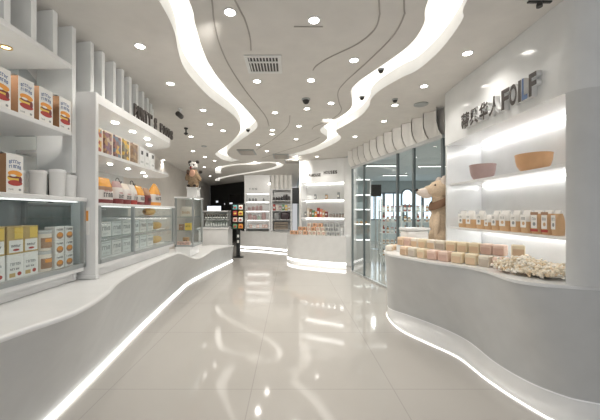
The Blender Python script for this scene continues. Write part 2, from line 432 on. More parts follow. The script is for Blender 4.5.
# ------------------------------------------------------------------ walls
m = MB(); m.grid([[(-3.0, -.6, 0), (-3.0, -.6, CEIL)], [(-3.05, 4, 0), (-3.05, 4, CEIL)], [(-4.4, 17, 0), (-4.4, 17, CEIL)]], mat('left_wall_paint', (.70, .655, .60), .5), False)
struct(m.build('wall_left'))
# black wall at the back left
m = MB(); m.prism([(-4.3, 16.2), (-1.95, 13.8), (-1.95, 13.95), (-4.3, 16.35)], 0, CEIL, BLACK); bw = struct(m.build('wall_back'))

# ------------------------------------------------------------------ left counter
LF = [(-1.45, -.3), (-1.52, .7), (-1.58, 1.5), (-1.62, 2.0), (-1.66, 2.4), (-1.72, 2.9), (-1.79, 3.5), (-1.88, 4.4), (-1.95, 5.2), (-1.99, 5.9), (-1.88, 7.0), (-1.66, 8.6)]
LE = [(-1.40, -.3, .84), (-1.33, .7, .84), (-1.23, 1.32, .84), (-1.16, 1.62, .84), (-1.22, 2.0, .84), (-1.35, 2.4, .84), (-1.45, 3.1, .84), (-1.50, 4.0, .84), (-1.48, 4.75, .65), (-1.55, 5.7, .6), (-1.76, 7.1, .5), (-1.62, 8.6, .42)]
LB = [(-2.97, -.3, .84), (-2.97, .7, .84), (-2.97, 1.3, .84), (-2.97, 1.6, .84), (-2.97, 2.0, .84), (-2.97, 2.4, .84), (-2.97, 3.1, .84), (-2.98, 4.0, .84), (-3.02, 4.75, .65), (-3.1, 5.7, .6), (-2.6, 7.3, .5), (-2.3, 8.72, .42)]
F = catmull([(a, b, .03) for a, b in LF], 6); E = catmull(LE, 6); B = catmull(LB, 6)
for p in E + B: p.z = min(p.z, .84)
t = thing('display_counter', 'long white wavy counter with glowing floor edge along the left wall', 'counter')
m = MB()
def lerp(a, b, u): return a + (b - a) * u
rows = [[lerp(f, e, u) + Vector((.03 * math.sin(PI * u) * (-1), 0, 0)) for f, e in zip(F, E)] for u in (0, .2, .4, .6, .8, .93, 1)]
rows = [[(p.x, p.y, p.z) for p in r] for r in rows]
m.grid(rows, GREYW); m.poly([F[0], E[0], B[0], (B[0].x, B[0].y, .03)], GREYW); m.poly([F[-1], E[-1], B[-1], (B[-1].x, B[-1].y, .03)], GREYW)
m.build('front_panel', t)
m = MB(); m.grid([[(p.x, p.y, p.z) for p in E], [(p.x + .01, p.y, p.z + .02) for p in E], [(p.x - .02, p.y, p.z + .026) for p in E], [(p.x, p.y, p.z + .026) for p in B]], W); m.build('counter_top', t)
m = MB(); m.grid([[(p.x - .02, p.y, .034) for p in F], [(p.x + .018, p.y, .03) for p in F], [(p.x + .028, p.y, .001) for p in F]], LED); m.build('light_strip', t)

# ------------------------------------------------------------------ printed packs
def carton_kind(name, w, d, h, side, cat='box'):
    t = thing(name, 'x', cat)
    m = MB(); m.bx(-w / 2, w / 2, -d / 2, d / 2, 0, h, PAPER)
    k = m.mi(side)
    for f in m.bm.faces:
        c = f.calc_center_median()
        if abs(abs(c.x) - w / 2) < 1e-4 or c.y > d / 2 - 1e-4: f.material_index = k
    m.build('carton', t)
    return t
def cereal():
    w, d, h = .112, .12, .23; t = carton_kind('biscuit_carton', w, d, h, KRAFT); y = -d / 2 - .0012
    m = MB()
    m.glyphs(-w * .36, w * .36, h * .74, h * .82, y, INKB, 6, 3, h * .05); m.glyphs(-w * .36, w * .36, h * .63, h * .71, y, INKB, 6, 5, h * .03)
    m.ell(0, h * .51, w * .42, h * .085, y, ORANGE); m.ell(-w * .04, h * .39, w * .42, h * .09, y - .0003, YEL); m.ell(w * .0, h * .27, w * .43, h * .075, y - .0006, RED); m.ell(-w * .05, h * .42, w * .38, h * .03, y - .0006, DRED)
    m.ell(w * .30, h * .36, w * .10, h * .09, y - .0009, DRED)
    m.ell(-w * .12, h * .46, w * .18, h * .03, y - .0009, PAPER)
    m.glyphs(-w * .38, -w * .1, h * .08, h * .12, y, INKG, 4, 8); m.ell(w * .28, h * .10, w * .08, h * .03, y, INKG)
    m.build('front_print', t)
    m = MB(); m.poly([(-w / 2, -d / 2, h), (w / 2, -d / 2, h), (w / 2, -d / 4, h + .012), (-w / 2, -d / 4, h + .012)], PAPER); m.poly([(-w / 2, d / 2, h), (w / 2, d / 2, h), (w / 2, -d / 4, h + .012), (-w / 2, -d / 4, h + .012)], PAPER); m.build('top_flap', t)
    return Kind(t)
CER = cereal()
RZL = PI / 2
ys = [1.53, 1.695, 1.855, 2.005, 2.175]
for i, y in enumerate(ys[1:]):
    CER.put((-1.69, y, 1.99), RZL, 'white biscuit carton with brown side on upper left shelf, %s' % fl(i, 4), 'biscuit cartons')
CER.put((-1.71, 1.80, 1.512), RZL, 'white biscuit carton with brown side beside white paper tubs on near glass case', 'biscuit cartons')

# ------------------------------------------------------------------ near left shelving
t = thing('open_shelving', 'white open wall shelving with spotlit canopy at the near left', 'shelving')
m = MB(); m.bx(-2.2, -1.60, .2, 2.2, 2.445, 2.48, W, .004); m.build('canopy_shelf', t)
m = MB(); m.bx(-2.2, -1.60, .2, 2.2, 1.958, 1.988, W, .004); m.build('shelf', t)
for yy in (1.72, 1.90):
    m = MB(); m.lathe([(.035, 0), (.035, -.006), (.024, -.006), (.022, -.002)], (-1.78 if yy < 1.8 else -1.80, yy, 2.445), 16, GOLD); s = m.build('spotlight_ring', t, 40)
    m = MB(); m.lathe([(.024, -.002), (.001, -.005)], (-1.78 if yy < 1.8 else -1.80, yy, 2.445), 16, WARM); m.build('spotlight_lamp', s, 40)
    spot((-1.79, yy, 2.42), 7)
m = MB(); m.bx(-2.24, -2.205, .2, 2.76, .88, 2.8, GREYG); m.bx(-2.204, -2.18, 2.73, 2.76, .88, 2.8, DARK)
for k in range(4): m.bx(-2.205, -2.195, 1.7, 2.4, 2.2 + k * .045, 2.212 + k * .045, DARK)  # dark bars painting a grille's reflection onto the grey glass panel
struct(m.build('wall_left'))

# tubs on near glass case
t = thing('paper_tub', 'x', 'tub'); m = MB(); m.lathe([(.044, 0), (.046, .01), (.050, .15), (.052, .16)], n=20, m=WM); m.build('tub_wall', t, 40)
m = MB(); m.lathe([(.054, .155), (.054, .172), (.049, .178), (.001, .18)], n=20, m=W); m.build('lid', t, 40)
TUB = Kind(t)
for i, (x, y, s) in enumerate(((-1.85, 2.02, .95), (-1.765, 2.10, 1.0), (-1.70, 2.19, 1.1), (-1.70, 2.305, .95))):
    TUB.put((x, y, 1.512), 0, 'plain white paper tub on near glass case, %s of four' % fl(i, 4), 'white paper tubs', (1, 1, s))

# ------------------------------------------------------------------ glass cases
def glass_case(name, label, x0, x1, y0, y1, z0, z1, posts, shelves, plinth=None, loc_side='X', back=None, top_h=.03, cap=W):
    t = thing(name, label, 'display case')
    m = MB(); r = .014
    for (px_, py_) in posts: m.bx(px_ - r, px_ + r, py_ - r, py_ + r, z0, z1, ALU)
    m.bx(x1 - r, x1 + r, y0, y1, z0, z0 + .03, ALU); m.bx(x0, x1, y0 - r, y0 + r, z0, z0 + .03, ALU); m.bx(x0, x1, y1 - r, y1 + r, z0, z0 + .03, ALU)
    m.build('frame', t)
    m = MB(); m.bx(x0 - .01, x1 + .02, y0 - .02, y1 + .02, z1, z1 + top_h, cap, .004); m.build('top', t)
    m = MB(); m.bx(x0, x1 - .016, y0 + .016, y1 - .016, z0, z0 + .02, W); m.build('base', t)
    if plinth: m = MB(); m.bx(x0, x1 - .05, y0, y1, plinth, z0, W, .004); m.bx(x0, x1 + .005, y0 - .01, y1, z0 - .03, z0, W); m.build('plinth', t)
    m = MB(); m.poly([(x1, y0 + r, z0 + .03), (x1, y1 - r, z0 + .03), (x1, y1 - r, z1), (x1, y0 + r, z1)], GLASS); m.build('front_glass', t)
    for yy in (y0, y1):
        m = MB(); m.poly([(x0, yy, z0 + .03), (x1 - r, yy, z0 + .03), (x1 - r, yy, z1), (x0, yy, z1)], GLASS); m.build('end_glass', t)
    if back: m = MB(); m.bx(x0 - .02, x0, y0, y1, z0, z1, back); m.build('back_panel', t)
    for z in shelves:
        m = MB(); m.bx(x0, x1 - .03, y0 + .02, y1 - .02, z - .012, z, GLASS); s = m.build('shelf', t)
        m = MB(); m.bx(x1 - .03, x1 - .022, y0 + .02, y1 - .02, z - .014, z + .004, ALU); m.build('shelf_edge', s)
    m = MB(); m.bx(x1 - .06, x1 - .03, y0 + .02, y1 - .02, z1 - .008, z1 - .002, mat('case_led', (1, 1, .98), .5, em=1.0)); m.build('light_strip', t)
    return t
glass_case('glass_display_case', 'near left glass display case filled with snack packs and round tins', -2.1, -1.62, .5, 2.35, .97, 1.482,
           [(-1.62, .5), (-1.62, 2.35), (-2.08, 2.35)], [], .868, back=mat('case_back', (.55, .57, .57), .2))
# price label between the cases
t = thing('shelf_label', 'narrow white label with orange patch on the left cabinet side panel', 'label', (-1.60, 2.367, 1.22))
m = MB(); m.bx(-.016, .016, -.004, .001, 0, .22, PAPER); m.build('card', t); m = MB(); m.rect(-.012, .012, .11, .19, -.0045, ORANGE); m.build('orange_patch', t)

# contents near case
def snackbox(name, w, d, h, body, decos, seed):
    t = thing(name, 'x', 'box'); y = -d / 2 - .001
    m = MB(); m.bx(-w / 2, w / 2, -d / 2, d / 2, 0, h, body, .003); m.build('carton', t)
    m = MB(); decos(m, w, h, y, seed); m.build('front_print', t)
    return Kind(t)
def d_gold(m, w, h, y, s):
    m.rect(-w * .42, w * .42, h * .06, h * .5, y, PAPER); m.glyphs(-w * .3, w * .3, h * .25, h * .33, y - .0004, INKD, 5, s); m.ell(0, h * .15, w * .2, h * .04, y - .0004, RED)
    m.rect(-w * .1, w * .42, h * .55, h * .95, y, YEL)
def d_white(m, w, h, y, s):
    m.glyphs(-w * .35, w * .3, h * .55, h * .66, y, INKG, 6, s); m.glyphs(-w * .35, w * .2, h * .36, h * .44, y, INKD, 5, s + 3); m.rect(-w * .4, -w * .05, h * .08, h * .24, y, GOLD); m.ell(w * .2, h * .18, w * .13, h * .08, y, RED)
def d_food(m, w, h, y, s):
    m.ell(0, h * .35, w * .38, h * .25, y, BROWN); m.ell(0, h * .42, w * .32, h * .16, y - .0004, ORANGE); m.glyphs(-w * .35, w * .35, h * .72, h * .84, y, INKD, 5, s)
GOLDB = snackbox('snack_pack', .112, .11, .17, GOLD, d_gold, 11); WHB = snackbox('snack_pack', .112, .11, .15, PAPER, d_white, 12); SMB = snackbox('snack_pack', .085, .08, .10, PAPER, d_food, 13)
RR = 'in the near glass case'
for i, y in enumerate((1.72, 1.845)):
    WHB.put((-1.74, y, .991), RZL, 'white snack pack with grey print %s, bottom layer, %s' % (RR, fl(i, 2)), 'snack packs'); GOLDB.put((-1.74, y, 1.142), RZL, 'golden snack pack %s, on white pack, %s' % (RR, fl(i, 2)), 'snack packs')
for i, y in enumerate((1.965,)):
    WHB.put((-1.75, y, .991), RZL, 'white snack pack %s beside the round tins, bottom of its stack' % RR, 'snack packs'); GOLDB.put((-1.75, y, 1.142), RZL, 'golden snack pack %s beside the round tins, top of its stack' % RR, 'snack packs')
k = 0
for i, y in enumerate((2.19, 2.285)):
    for j in range(3):
        SMB.put((-1.72, y, .991 + .101 * j), RZL, 'small white food box %s, %s column of two, %s' % (RR, ['left', 'right'][i], ['bottom', 'middle', 'top'][j]), 'small food boxes')
t = thing('round_tin', 'x', 'tin'); m = MB(); m.lathe([(.056, 0), (.058, .006), (.058, .12), (.056, .126)], n=24, m=CREAM); m.build('tin_body', t, 40)
m = MB(); m.lathe([(.06, .118), (.06, .134), (.055, .139), (.001, .139)], n=24, m=GRAYP); m.build('lid', t, 40)
m = MB(); kk = m.mi(BROWN); rows = []
for z, c in ((.02, 0), (.09, 0)): rows.append([(.0595 * math.sin(a), -.0595 * math.cos(a), z) for a in [(-.9 + 1.8 * i / 10) for i in range(11)]])
m.grid(rows, BROWN)
rows = [[(.0600 * math.sin(a), -.0600 * math.cos(a), z) for a in [(-.5 + 1.0 * i / 8) for i in range(9)]] for z in (.06, .085)]; m.grid(rows, ORANGE); m.build('picture_label', t)
TIN = Kind(t)
for j in range(2): TIN.put((-1.73, 2.085, .991 + j * .141), RZL, 'round tin with food picture in the near glass case, %s of two' % ['bottom', 'top'][j], 'round tins')

# ------------------------------------------------------------------ second left cabinet
t = thing('tall_cabinet', 'tall white wall cabinet with rounded canopy and lettering on the left', 'cabinet')
tp = thing('side_partition', 'tall plain white partition panel at the near end of the lettered cabinet', 'panel', (-1.63, 2.39, .868))
m = MB(); m.bx(-.105, .095, -.02, .018, 0, 1.484, W, .004); m.build('panel', tp)
m = MB(); m.bx(-.105, .1, -.025, .018, 0, .03, W, .003); m.build('foot', tp)
def round_shelf(x0, x1, y0, y1, z0, z1, r, name, mm=W):
    pts = [(x0, y0), (x1, y0)] + [(x1 - r + r * math.cos(a), y1 - r + r * math.sin(a)) for a in [PI / 2 * i / 10 for i in range(11)]] + [(x0, y1)]
    m = MB(); m.prism(pts, z0, z1, mm); return m.build(name, t, 40)
can = round_shelf(-2.25, -1.55, 2.41, 4.25, 2.28, 2.352, .45, 'canopy')
sh = round_shelf(-2.25, -1.57, 2.41, 4.2, 1.872, 1.9, .4, 'shelf')
m = MB(); m.bx(-2.25, -2.22, 2.415, 4.0, 1.476, 2.28, mat('cab_back', (.72, .74, .73), .15)); m.build('back_panel', t)
for i in range(5):
    y = 2.62 + i * .33; x = -1.72 if i < 4 else -1.85
    m = MB(); m.lathe([(.03, 0), (.03, -.005), (.024, -.006), (.001, -.007)], (x, y, 2.279), 16, LAMP); m.build('canopy_lamp', can, 40)
    spot((x, y, 2.26), 2.2, 2.4)
    m = MB(); m.lathe([(.022, 0), (.022, -.005), (.001, -.007)], (x - .05, y, 1.871), 16, LAMP); m.build('shelf_lamp', sh, 40)
    spot((x - .05, y, 1.85), 1.0, 2.4)
# lettering along canopy front
t = thing('shop_lettering', "dark upright letters BUNTY'S FOODS standing on the left cabinet canopy", 'sign', (-1.575, 0, 2.36))
SIGNF = mat('sign_dark', (.06, .05, .045), .4); SIGNS = mat('sign_side', (.75, .75, .74), .4)
def letters_left(word, ya, yb, h):
    wch = (yb - ya) / len(word)
    for i, ch in enumerate(word):
        if ch == ' ': continue
        s = (wch * .80, h) if ch != "'" else (wch * .22, h * .3)
        M = Matrix.Translation((0, ya + i * wch, 0 if ch != "'" else h * .7)) @ Matrix.Rotation(PI / 2, 4, 'Z') @ Matrix.Rotation(PI / 2, 4, 'X')
        text_mesh(ch, .2, .016, SIGNF, SIGNF, 'letter', t, M, s, .008)
letters_left("BUNTY'S", 3.03, 3.56, .14); letters_left('FOODS', 3.64, 4.04, .12)

# fins above left units
FINM = mat('fin_white', (.86, .87, .86), .5)
fins = [(-1.66, 1.38), (-1.66, 1.56), (-1.66, 1.74), (-1.66, 1.923), (-1.66, 2.10), (-1.66, 2.285), (-1.655, 2.49), (-1.655, 2.64), (-1.66, 2.82), (-1.665, 2.97), (-1.68, 3.14), (-1.70, 3.32), (-1.73, 3.52), (-1.77, 3.72), (-1.82, 3.92), (-1.89, 4.12)]
t = thing('fluted_fascia', 'row of white upright fins between the left shelving and the ceiling', 'wall panelling')
m = MB(); m.grid([[(x - .34, y, 2.481 if y < 2.3 else 2.353), (x - .34, y, CEIL - .002)] for x, y in [(-1.66, .3)] + fins], FINM, False); m.build('backing_panel', t)
for x, y in fins:
    z0 = 2.481 if y < 2.2 else (1.70 if y < 2.3 else 2.353)
    m = MB(); rows = []
    # each fin: gently curved blade, front edge 3 cm thick
    for z in (z0, CEIL - .002):
        rows.append([(x, y), (x - .10, y + .012), (x - .22, y + .05), (x - .338, y + .10), (x - .338, y + .125), (x - .22, y + .075), (x - .10, y + .05), (x, y + .042)])
    if 2.2 < y < 2.3:
        rows = [[(q[0], min(q[1], 2.366)) for q in rows[0]]] * 2
        ft = thing('fin_panel', 'tall white fin panel between the upper left shelving and the lettered cabinet', 'panel')
        mb2 = MB(); mb2.bx(-2.16, -2.0, 2.215, 2.366, 1.995, 2.35, GREYG); mb2.bx(-2.16, -2.005, 2.215, 2.366, 2.35, 2.478, GREYG); mb2.build("grey_backing", ft)
    n = 8; k = m.mi(FINM); a = [m.bm.verts.new((*p, z0)) for p in rows[0]]; b = [m.bm.verts.new((*p, CEIL - .002)) for p in rows[0]]
    for i in range(n): m.bm.faces.new((a[i], a[(i + 1) % n], b[(i + 1) % n], b[i]))
    m.bm.faces.new(a[::-1]); m.bm.faces.new(b); m.build('fin' if not 2.2 < y < 2.3 else 'blade', t if not 2.2 < y < 2.3 else ft, 30)

# second glass case under it
glass_case('glass_display_case', 'long glass display case of white packages under the lettered cabinet', -2.15, -1.55, 2.43, 3.98, .98, 1.452,
           [(-1.55, 2.43), (-1.55, 2.965), (-1.55, 3.98)], [1.175, 1.35], .868, back=mat('case_back2', (.60, .63, .62), .15), top_h=.022)
# packages inside
def d_pack(m, w, h, y, s):
    m.glyphs(-w * .4, w * .4, h * .42, h * .68, y, INKG, 4, s); m.glyphs(-w * .3, w * .3, h * .15, h * .26, y, GRAYP, 6, s + 1)
    m.rect(-w * .42, w * .42, h * .86, h * .92, y, GRAYP)
P1 = snackbox('white_package', .15, .11, .135, PAPER, d_pack, 21); P2 = snackbox('white_package', .15, .11, .135, mat('pale_grey_card', (.82, .84, .82), .4), d_pack, 33)
for r, (z, rn) in enumerate(((1.177, 'upper'), (1.002, 'lower'))):
    n = 7
    for i in range(n):
        (P1 if (i + r) % 2 else P2).put((-1.72, 2.545 + i * .172, z), RZL, 'pale package on the %s shelf of the long left glass case, %s' % (rn, fl(i, n)), 'pale packages')
# cakes at far end
t = thing('wrapped_loaf', 'x', 'bread')
m = MB()
prof = [(-.11, -.045), (-.11, .045)]
rows = []
for i in range(9):
    u = -1 + 2 * i / 8; x = .11 * u; s = (1 - .55 * abs(u) ** 4)
    rows.append([(x, .05 * s * math.cos(a), .04 + .045 * s * math.sin(a)) for a in [2 * PI * j / 14 for j in range(15)]])
m.grid(rows, mat('loaf_crust', (.80, .52, .18), .5, bump=.2, scale=30)); m.build('loaf', t)
m = MB(); m.bx(-.12, .12, -.06, .06, -.012, -.002, PAPER, .003); m.build('tray', t)
LOAF = Kind(t)
LOAF.put((-1.70, 3.80, 1.19), RZL, 'golden loaf on white tray on upper shelf at far end of long left glass case', 'loaves')
LOAF.put((-1.70, 3.80, 1.014), RZL, 'golden loaf on white tray on lower shelf at far end of long left glass case', 'loaves')
LOAF.put((-1.70, 3.62, 1.364), RZL, 'golden loaf on white tray on top shelf at far end of long left glass case', 'loaves')

# boxes with mosaic prints on the cabinet shelf
mos = [mosaic_mat('mosaic_bright', [(.75, .45, .12), (.5, .15, .1), (.2, .35, .4), (.8, .65, .3), (.75, .7, .55)]),
       mosaic_mat('mosaic_plum', [(.25, .14, .12), (.36, .2, .22), (.5, .33, .18), (.3, .2, .26), (.6, .5, .35)]),
       mosaic_mat('mosaic_plum_blue', [(.24, .15, .15), (.22, .28, .34), (.4, .22, .2), (.75, .5, .15), (.3, .2, .2)]),
       mosaic_mat('mosaic_olive', [(.28, .22, .14), (.75, .5, .12), (.3, .28, .22), (.22, .16, .13), (.5, .42, .2)]),
       mosaic_mat('mosaic_brown', [(.3, .2, .13), (.38, .27, .18), (.25, .17, .12), (.45, .33, .22), (.3, .22, .2)])]
names = ['bright orange and yellow', 'plum brown', 'plum and blue', 'olive and gold', 'plain brown']
for i, (mm, nm) in enumerate(zip(mos, names)):
    y = [2.50, 2.645, 2.79, 2.935, 3.10][i]
    t = thing('cookie_carton', '%s patterned cookie carton on the left cabinet shelf' % nm, 'box', (-1.63, y, 1.901), RZL, 'patterned cookie cartons')
    w, d, h = .112, .07, .205
    m = MB(); m.bx(-w / 2, w / 2, -d / 2, d / 2, 0, h, mm, .003); m.build('carton', t)
    m = MB(); m.rect(w * .34, w * .5, 0, h, -d / 2 - .001, CREAM); m.rect(-w * .5, w * .34, h * .93, h, -d / 2 - .001, CREAM); m.build('edge_band', t)
for i, y in enumerate((3.245, 3.36, 3.50)):
    t = thing('white_carton', 'white carton with small dark square on the left cabinet shelf, %s' % fl(i, 3), 'box', (-1.64, y, 1.901), RZL, 'white cartons on the cabinet shelf')
    m = MB(); m.bx(-.048, .048, -.04, .04, 0, .20 - i * .01, W, .003); m.build('carton', t)
    m = MB(); m.rect(-.02, .02, .12, .16, -.041, INKD); m.rect(-.03, .03, .03, .05, -.041, GRAYP); m.build('front_print', t)

# bags standing on the long glass case
def bag_mesh(w, d, h, mats_z, puff=1.0, top='flat'):
    """upright pouch: pillow section pinched at the top; mats_z = [(zfrac, material)]"""
    m = MB(); nz = 14; na = 20; rings = []
    for i in range(nz + 1):
        v = i / nz
        th = d / 2 * (1 - max(0, (v - .55) / .45) ** 1.6 * .93) * (.9 + .1 * math.sin(PI * min(1, v * 1.6)))
        wd_ = w / 2 * ((1 - .10 * max(0, (v - .6) / .4)) if top == 'flat' else (1 - .72 * max(0, (v - .45) / .55) ** 1.2))
        ring = []
        for j in range(na):
            a = 2 * PI * j / na; cx, sy = math.cos(a), math.sin(a)
            ring.append(m.bm.verts.new((wd_ * math.copysign(abs(cx) ** .45, cx), th * math.copysign(abs(sy) ** .7, sy), h * v)))
        rings.append(ring)
    for i in range(nz):
        v = (i + .5) / nz; mm = [q for z, q in mats_z if v <= z][0]; k = m.mi(mm)
        for j in range(na):
            f = m.bm.faces.new((rings[i][j], rings[i][(j + 1) % na], rings[i + 1][(j + 1) % na], rings[i + 1][j])); f.material_index = k; f.smooth = True
    f = m.bm.faces.new(rings[0][::-1]); f.material_index = m.mi(mats_z[0][1]); f = m.bm.faces.new(rings[-1]); f.material_index = m.mi(mats_z[-1][1])
    return m
ORG = mat('orange_bag', (.85, .40, .07), .25, coat=.3)
WBAG = mat('white_bag', (.78, .74, .70), .3, coat=.2)
spec = [(2.595, .20, .22, [(.14, DRED), (.50, WBAG), (.62, BROWN), (1, ORG)], 'wide orange-topped bread bag beside the cabinet side panel', 'flat'),
        (2.795, .12, .21, [(.24, DRED), (.72, WBAG), (1, ROSE)], 'white bread bag with red base, right of wide orange-topped bag', 'flat'),
        (2.93, .12, .20, [(.24, DRED), (.70, WBAG), (1, CREAM)], 'cream-topped white bread bag under the left shop lettering', 'flat'),
        (3.06, .11, .20, [(.22, RED), (1, WBAG)], 'all-white bread bag with red base next to small orange-topped bag', 'flat'),
        (3.20, .14, .20, [(.16, DRED), (.5, WBAG), (1, ORG)], 'small orange-topped bread bag right of the all-white bag', 'flat'),
        (3.36, .11, .19, [(.6, DRED), (1, BROWN)], 'dark red bread bag on the long left glass case', 'flat'),
        (3.58, .22, .26, [(.12, ORANGE), (.5, WBAG), (1, ORG)], 'pointed orange and white bread bag at far end of its row', 'cone')]
for i, (y, w, h, mz, lb, tp) in enumerate(spec):
    t = thing('bread_bag', lb, 'bag', (-1.62, y, 1.477), RZL, 'bread bags')
    bag_mesh(w, .10, h, mz, top=tp).build('bag', t, 60)
    m = MB(); m.glyphs(-w * .36, w * .3, h * .24, h * .40, -.0535, INKD, 4, i + 40); m.glyphs(-w * .3, w * .25, h * .45, h * .50, -.0535, RED, 5, i + 60); m.build('print', t)
t = thing('round_loaf', 'round orange loaf on a small stand behind the wide bread bag', 'bread', (-1.78, 2.64, 1.477))
m = MB(); m.lathe([(.03, 0), (.03, .008), (.008, .012), (.008, .20), (.03, .205)], n=14, m=STEEL); m.build('stand', t, 40)
m = MB(); m.lathe([(.02, .206), (.05, .222), (.058, .26), (.05, .30), (.02, .32), (.001, .323)], n=18, m=mat('round_crust', (.72, .33, .08), .45, bump=.2, scale=30)); m.build('loaf', t, 60)
for i, (y, lb) in enumerate(((2.99, 'wire ring topper standing above the cream-topped bread bag'), (3.26, 'wire ring topper standing above the small orange-topped bag'))):
    t = thing('wire_topper', lb, 'price holder', (-1.72, y, 1.477))
    m = MB(); m.lathe([(.025, 0), (.025, .006), (.004, .008)], n=12, m=DARK); m.build('base', t)
    m = MB(); m.tube([(0, 0, .008), (0, 0, .20)], .003, DARK, 6); m.build('stem', t)
    m = MB(); m.tube([(0, .03 * math.sin(a), .23 - .03 * math.cos(a)) for a in [2 * PI * q / 20 for q in range(20)]], .004, DARK, 6); m.build('ring', t)
    m = MB(); m.tube([(0, .03, .21), (0, .045, .235), (0, .06, .21), (0, .075, .235)], .004, DARK, 6); m.build('squiggle', t)

# ------------------------------------------------------------------ third case, pedestal, panda
glass_case('glass_display_case', 'tall narrow glass case with bread and boxes below the plush panda', -1.917, -1.617, 5.0, 5.5, .82, 1.63,
           [(-1.617, 5.0), (-1.905, 5.0), (-1.617, 5.5)], [1.09, 1.32], .655, top_h=.025)
t = thing('bread_loaf_bag', 'plump cream bread bag on top shelf of the tall narrow case', 'bag', (-1.77, 5.18, 1.322), 0)
m = bag_mesh(.24, .12, .17, [(1, CREAM)]); m.build('bag', t, 60); m = MB(); m.glyphs(-.07, .07, .05, .09, -.064, TANP, 5, 9); m.build('print', t)
def small_box(x, y, z, w, h, c, lb, seed, rz=0):
    t = thing('small_box', lb, 'box', (x, y, z), rz); m = MB(); m.bx(-w / 2, w / 2, -.04, .04, 0, h, c, .004); m.build('carton', t)
    m = MB(); m.glyphs(-w * .35, w * .35, h * .5, h * .65, -.041, INKD if c != BROWN else CREAM, 4, seed); m.build('print', t); return t
small_box(-1.85, 5.12, 1.092, .07, .10, BROWN, 'dark brown box on middle shelf of the tall narrow case', 2)
small_box(-1.72, 5.10, 1.092, .11, .12, YEL, 'bright yellow box on middle shelf of the tall narrow case', 3)
small_box(-1.80, 5.20, .842, .09, .12, TANP, 'tan box at the bottom of the tall narrow case', 4)
for i in range(3): small_box(-1.87 + i * .075, 5.07, .842, .06, .06, PINK, 'small pink box at the bottom of the tall narrow case, %s' % fl(i, 3), 5 + i)
t = thing('white_pedestal', 'small white block pedestal carrying the plush panda', 'pedestal', (-1.67, 5.2, 1.656))
m = MB(); m.bx(-.085, .085, -.1, .1, 0, .15, W, .01, 2); m.build('block', t); m = MB(); m.bx(-.095, .095, -.11, .11, .15, .165, W, .004); m.build('cap', t)

def blob(parts, name, mt, parent, voxel=.012, smooth=4):
    """one continuous skin over overlapping ellipsoids (centre, radii, rotation)"""
    bm = bmesh.new()
    for c, r, rot in parts:
        q = bmesh.ops.create_icosphere(bm, subdivisions=3, radius=1)
        M = Matrix.Translation(c) @ Matrix.Rotation(rot[2], 4, 'Z') @ Matrix.Rotation(rot[1], 4, 'Y') @ Matrix.Rotation(rot[0], 4, 'X') @ Matrix.Diagonal((*r, 1))
        bmesh.ops.transform(bm, matrix=M, verts=q['verts'])
    me = bpy.data.meshes.new(name); bm.to_mesh(me); bm.free(); me.materials.append(mt)
    o = bpy.data.objects.new(name, me); COL.objects.link(o)
    md = o.modifiers.new('r', 'REMESH'); md.mode = 'VOXEL'; md.voxel_size = voxel
    ms = o.modifiers.new('s', 'SMOOTH'); ms.iterations = smooth; ms.factor = .5
    bpy.context.view_layer.update(); dg = bpy.context.evaluated_depsgraph_get()
    me2 = bpy.data.meshes.new_from_object(o.evaluated_get(dg)); o.modifiers.clear(); o.data = me2
    for p in me2.polygons: p.use_smooth = True
    if not me2.materials: me2.materials.append(mt)
    o.parent = parent; return o
FURW = mat('white_plush', (.62, .60, .57), .9, bump=.5, scale=90, var=.15); FURB = mat('dark_plush', (.035, .028, .025), .9, bump=.5, scale=90, var=.2)
FURT = mat('brown_tweed', (.34, .24, .15), .9, bump=.6, scale=70, var=.45); SKINP = mat('peach_bib', (.72, .42, .30), .8)
t = thing('plush_panda', 'standing plush panda in brown coat with peach bib on white pedestal', 'plush toy', (-1.67, 5.2, 1.832), -.12)
Z3 = (0, 0, 0)
blob([((0, 0, .16), (.095, .085, .13), Z3), ((0, 0, .07), (.10, .085, .07), Z3), ((0, 0, .27), (.07, .06, .06), Z3),
      ((-.095, -.03, .19), (.035, .04, .09), (0, .35, 0)), ((.10, -.02, .17), (.035, .04, .09), (0, -.45, 0)),
      ((-.05, -.03, .02), (.045, .065, .03), Z3), ((.055, -.03, .02), (.045, .065, .03), Z3)], 'body', FURT, t)
hd = blob([((0, -.01, .36), (.082, .075, .075), Z3), ((0, -.075, .335), (.042, .04, .034), Z3), ((-.045, -.05, .335), (.035, .03, .03), Z3), ((.045, -.05, .335), (.035, .03, .03), Z3)], 'head', FURW, t, .009)
for s in (-1, 1):
    blob([((s * .068, 0, .43), (.034, .02, .034), Z3)], 'ear', FURB, hd, .007)
    blob([((s * .034, -.076, .37), (.017, .012, .022), (0, s * .5, 0))], 'eye_patch', FURB, hd, .005)
blob([((0, -.112, .345), (.016, .01, .011), Z3)], 'nose', FURB, hd, .004)
m = MB(); m.lathe([(.02, -.112), (.012, -.116), (.001, -.117)], (0, 0, .318), 12, mat('red_mouth', (.4, .05, .04), .5), 'Y'); m.build('mouth', hd)
blob([((.005, -.075, .235), (.055, .025, .07), Z3)], 'bib', SKINP, t, .008)
blob([((.125, 0, .26), (.03, .03, .03), Z3)], 'pompom', FURB, t, .007)
blob([((-.06, -.085, .25), (.03, .022, .05), Z3)], 'scarf_tail', mat('dark_brown_wool', (.12, .07, .05), .9), t, .008)
for s in (-1, 1): blob([((s * .055, -.085, .02), (.03, .025, .022), Z3)], 'paw', FURB, t, .007)

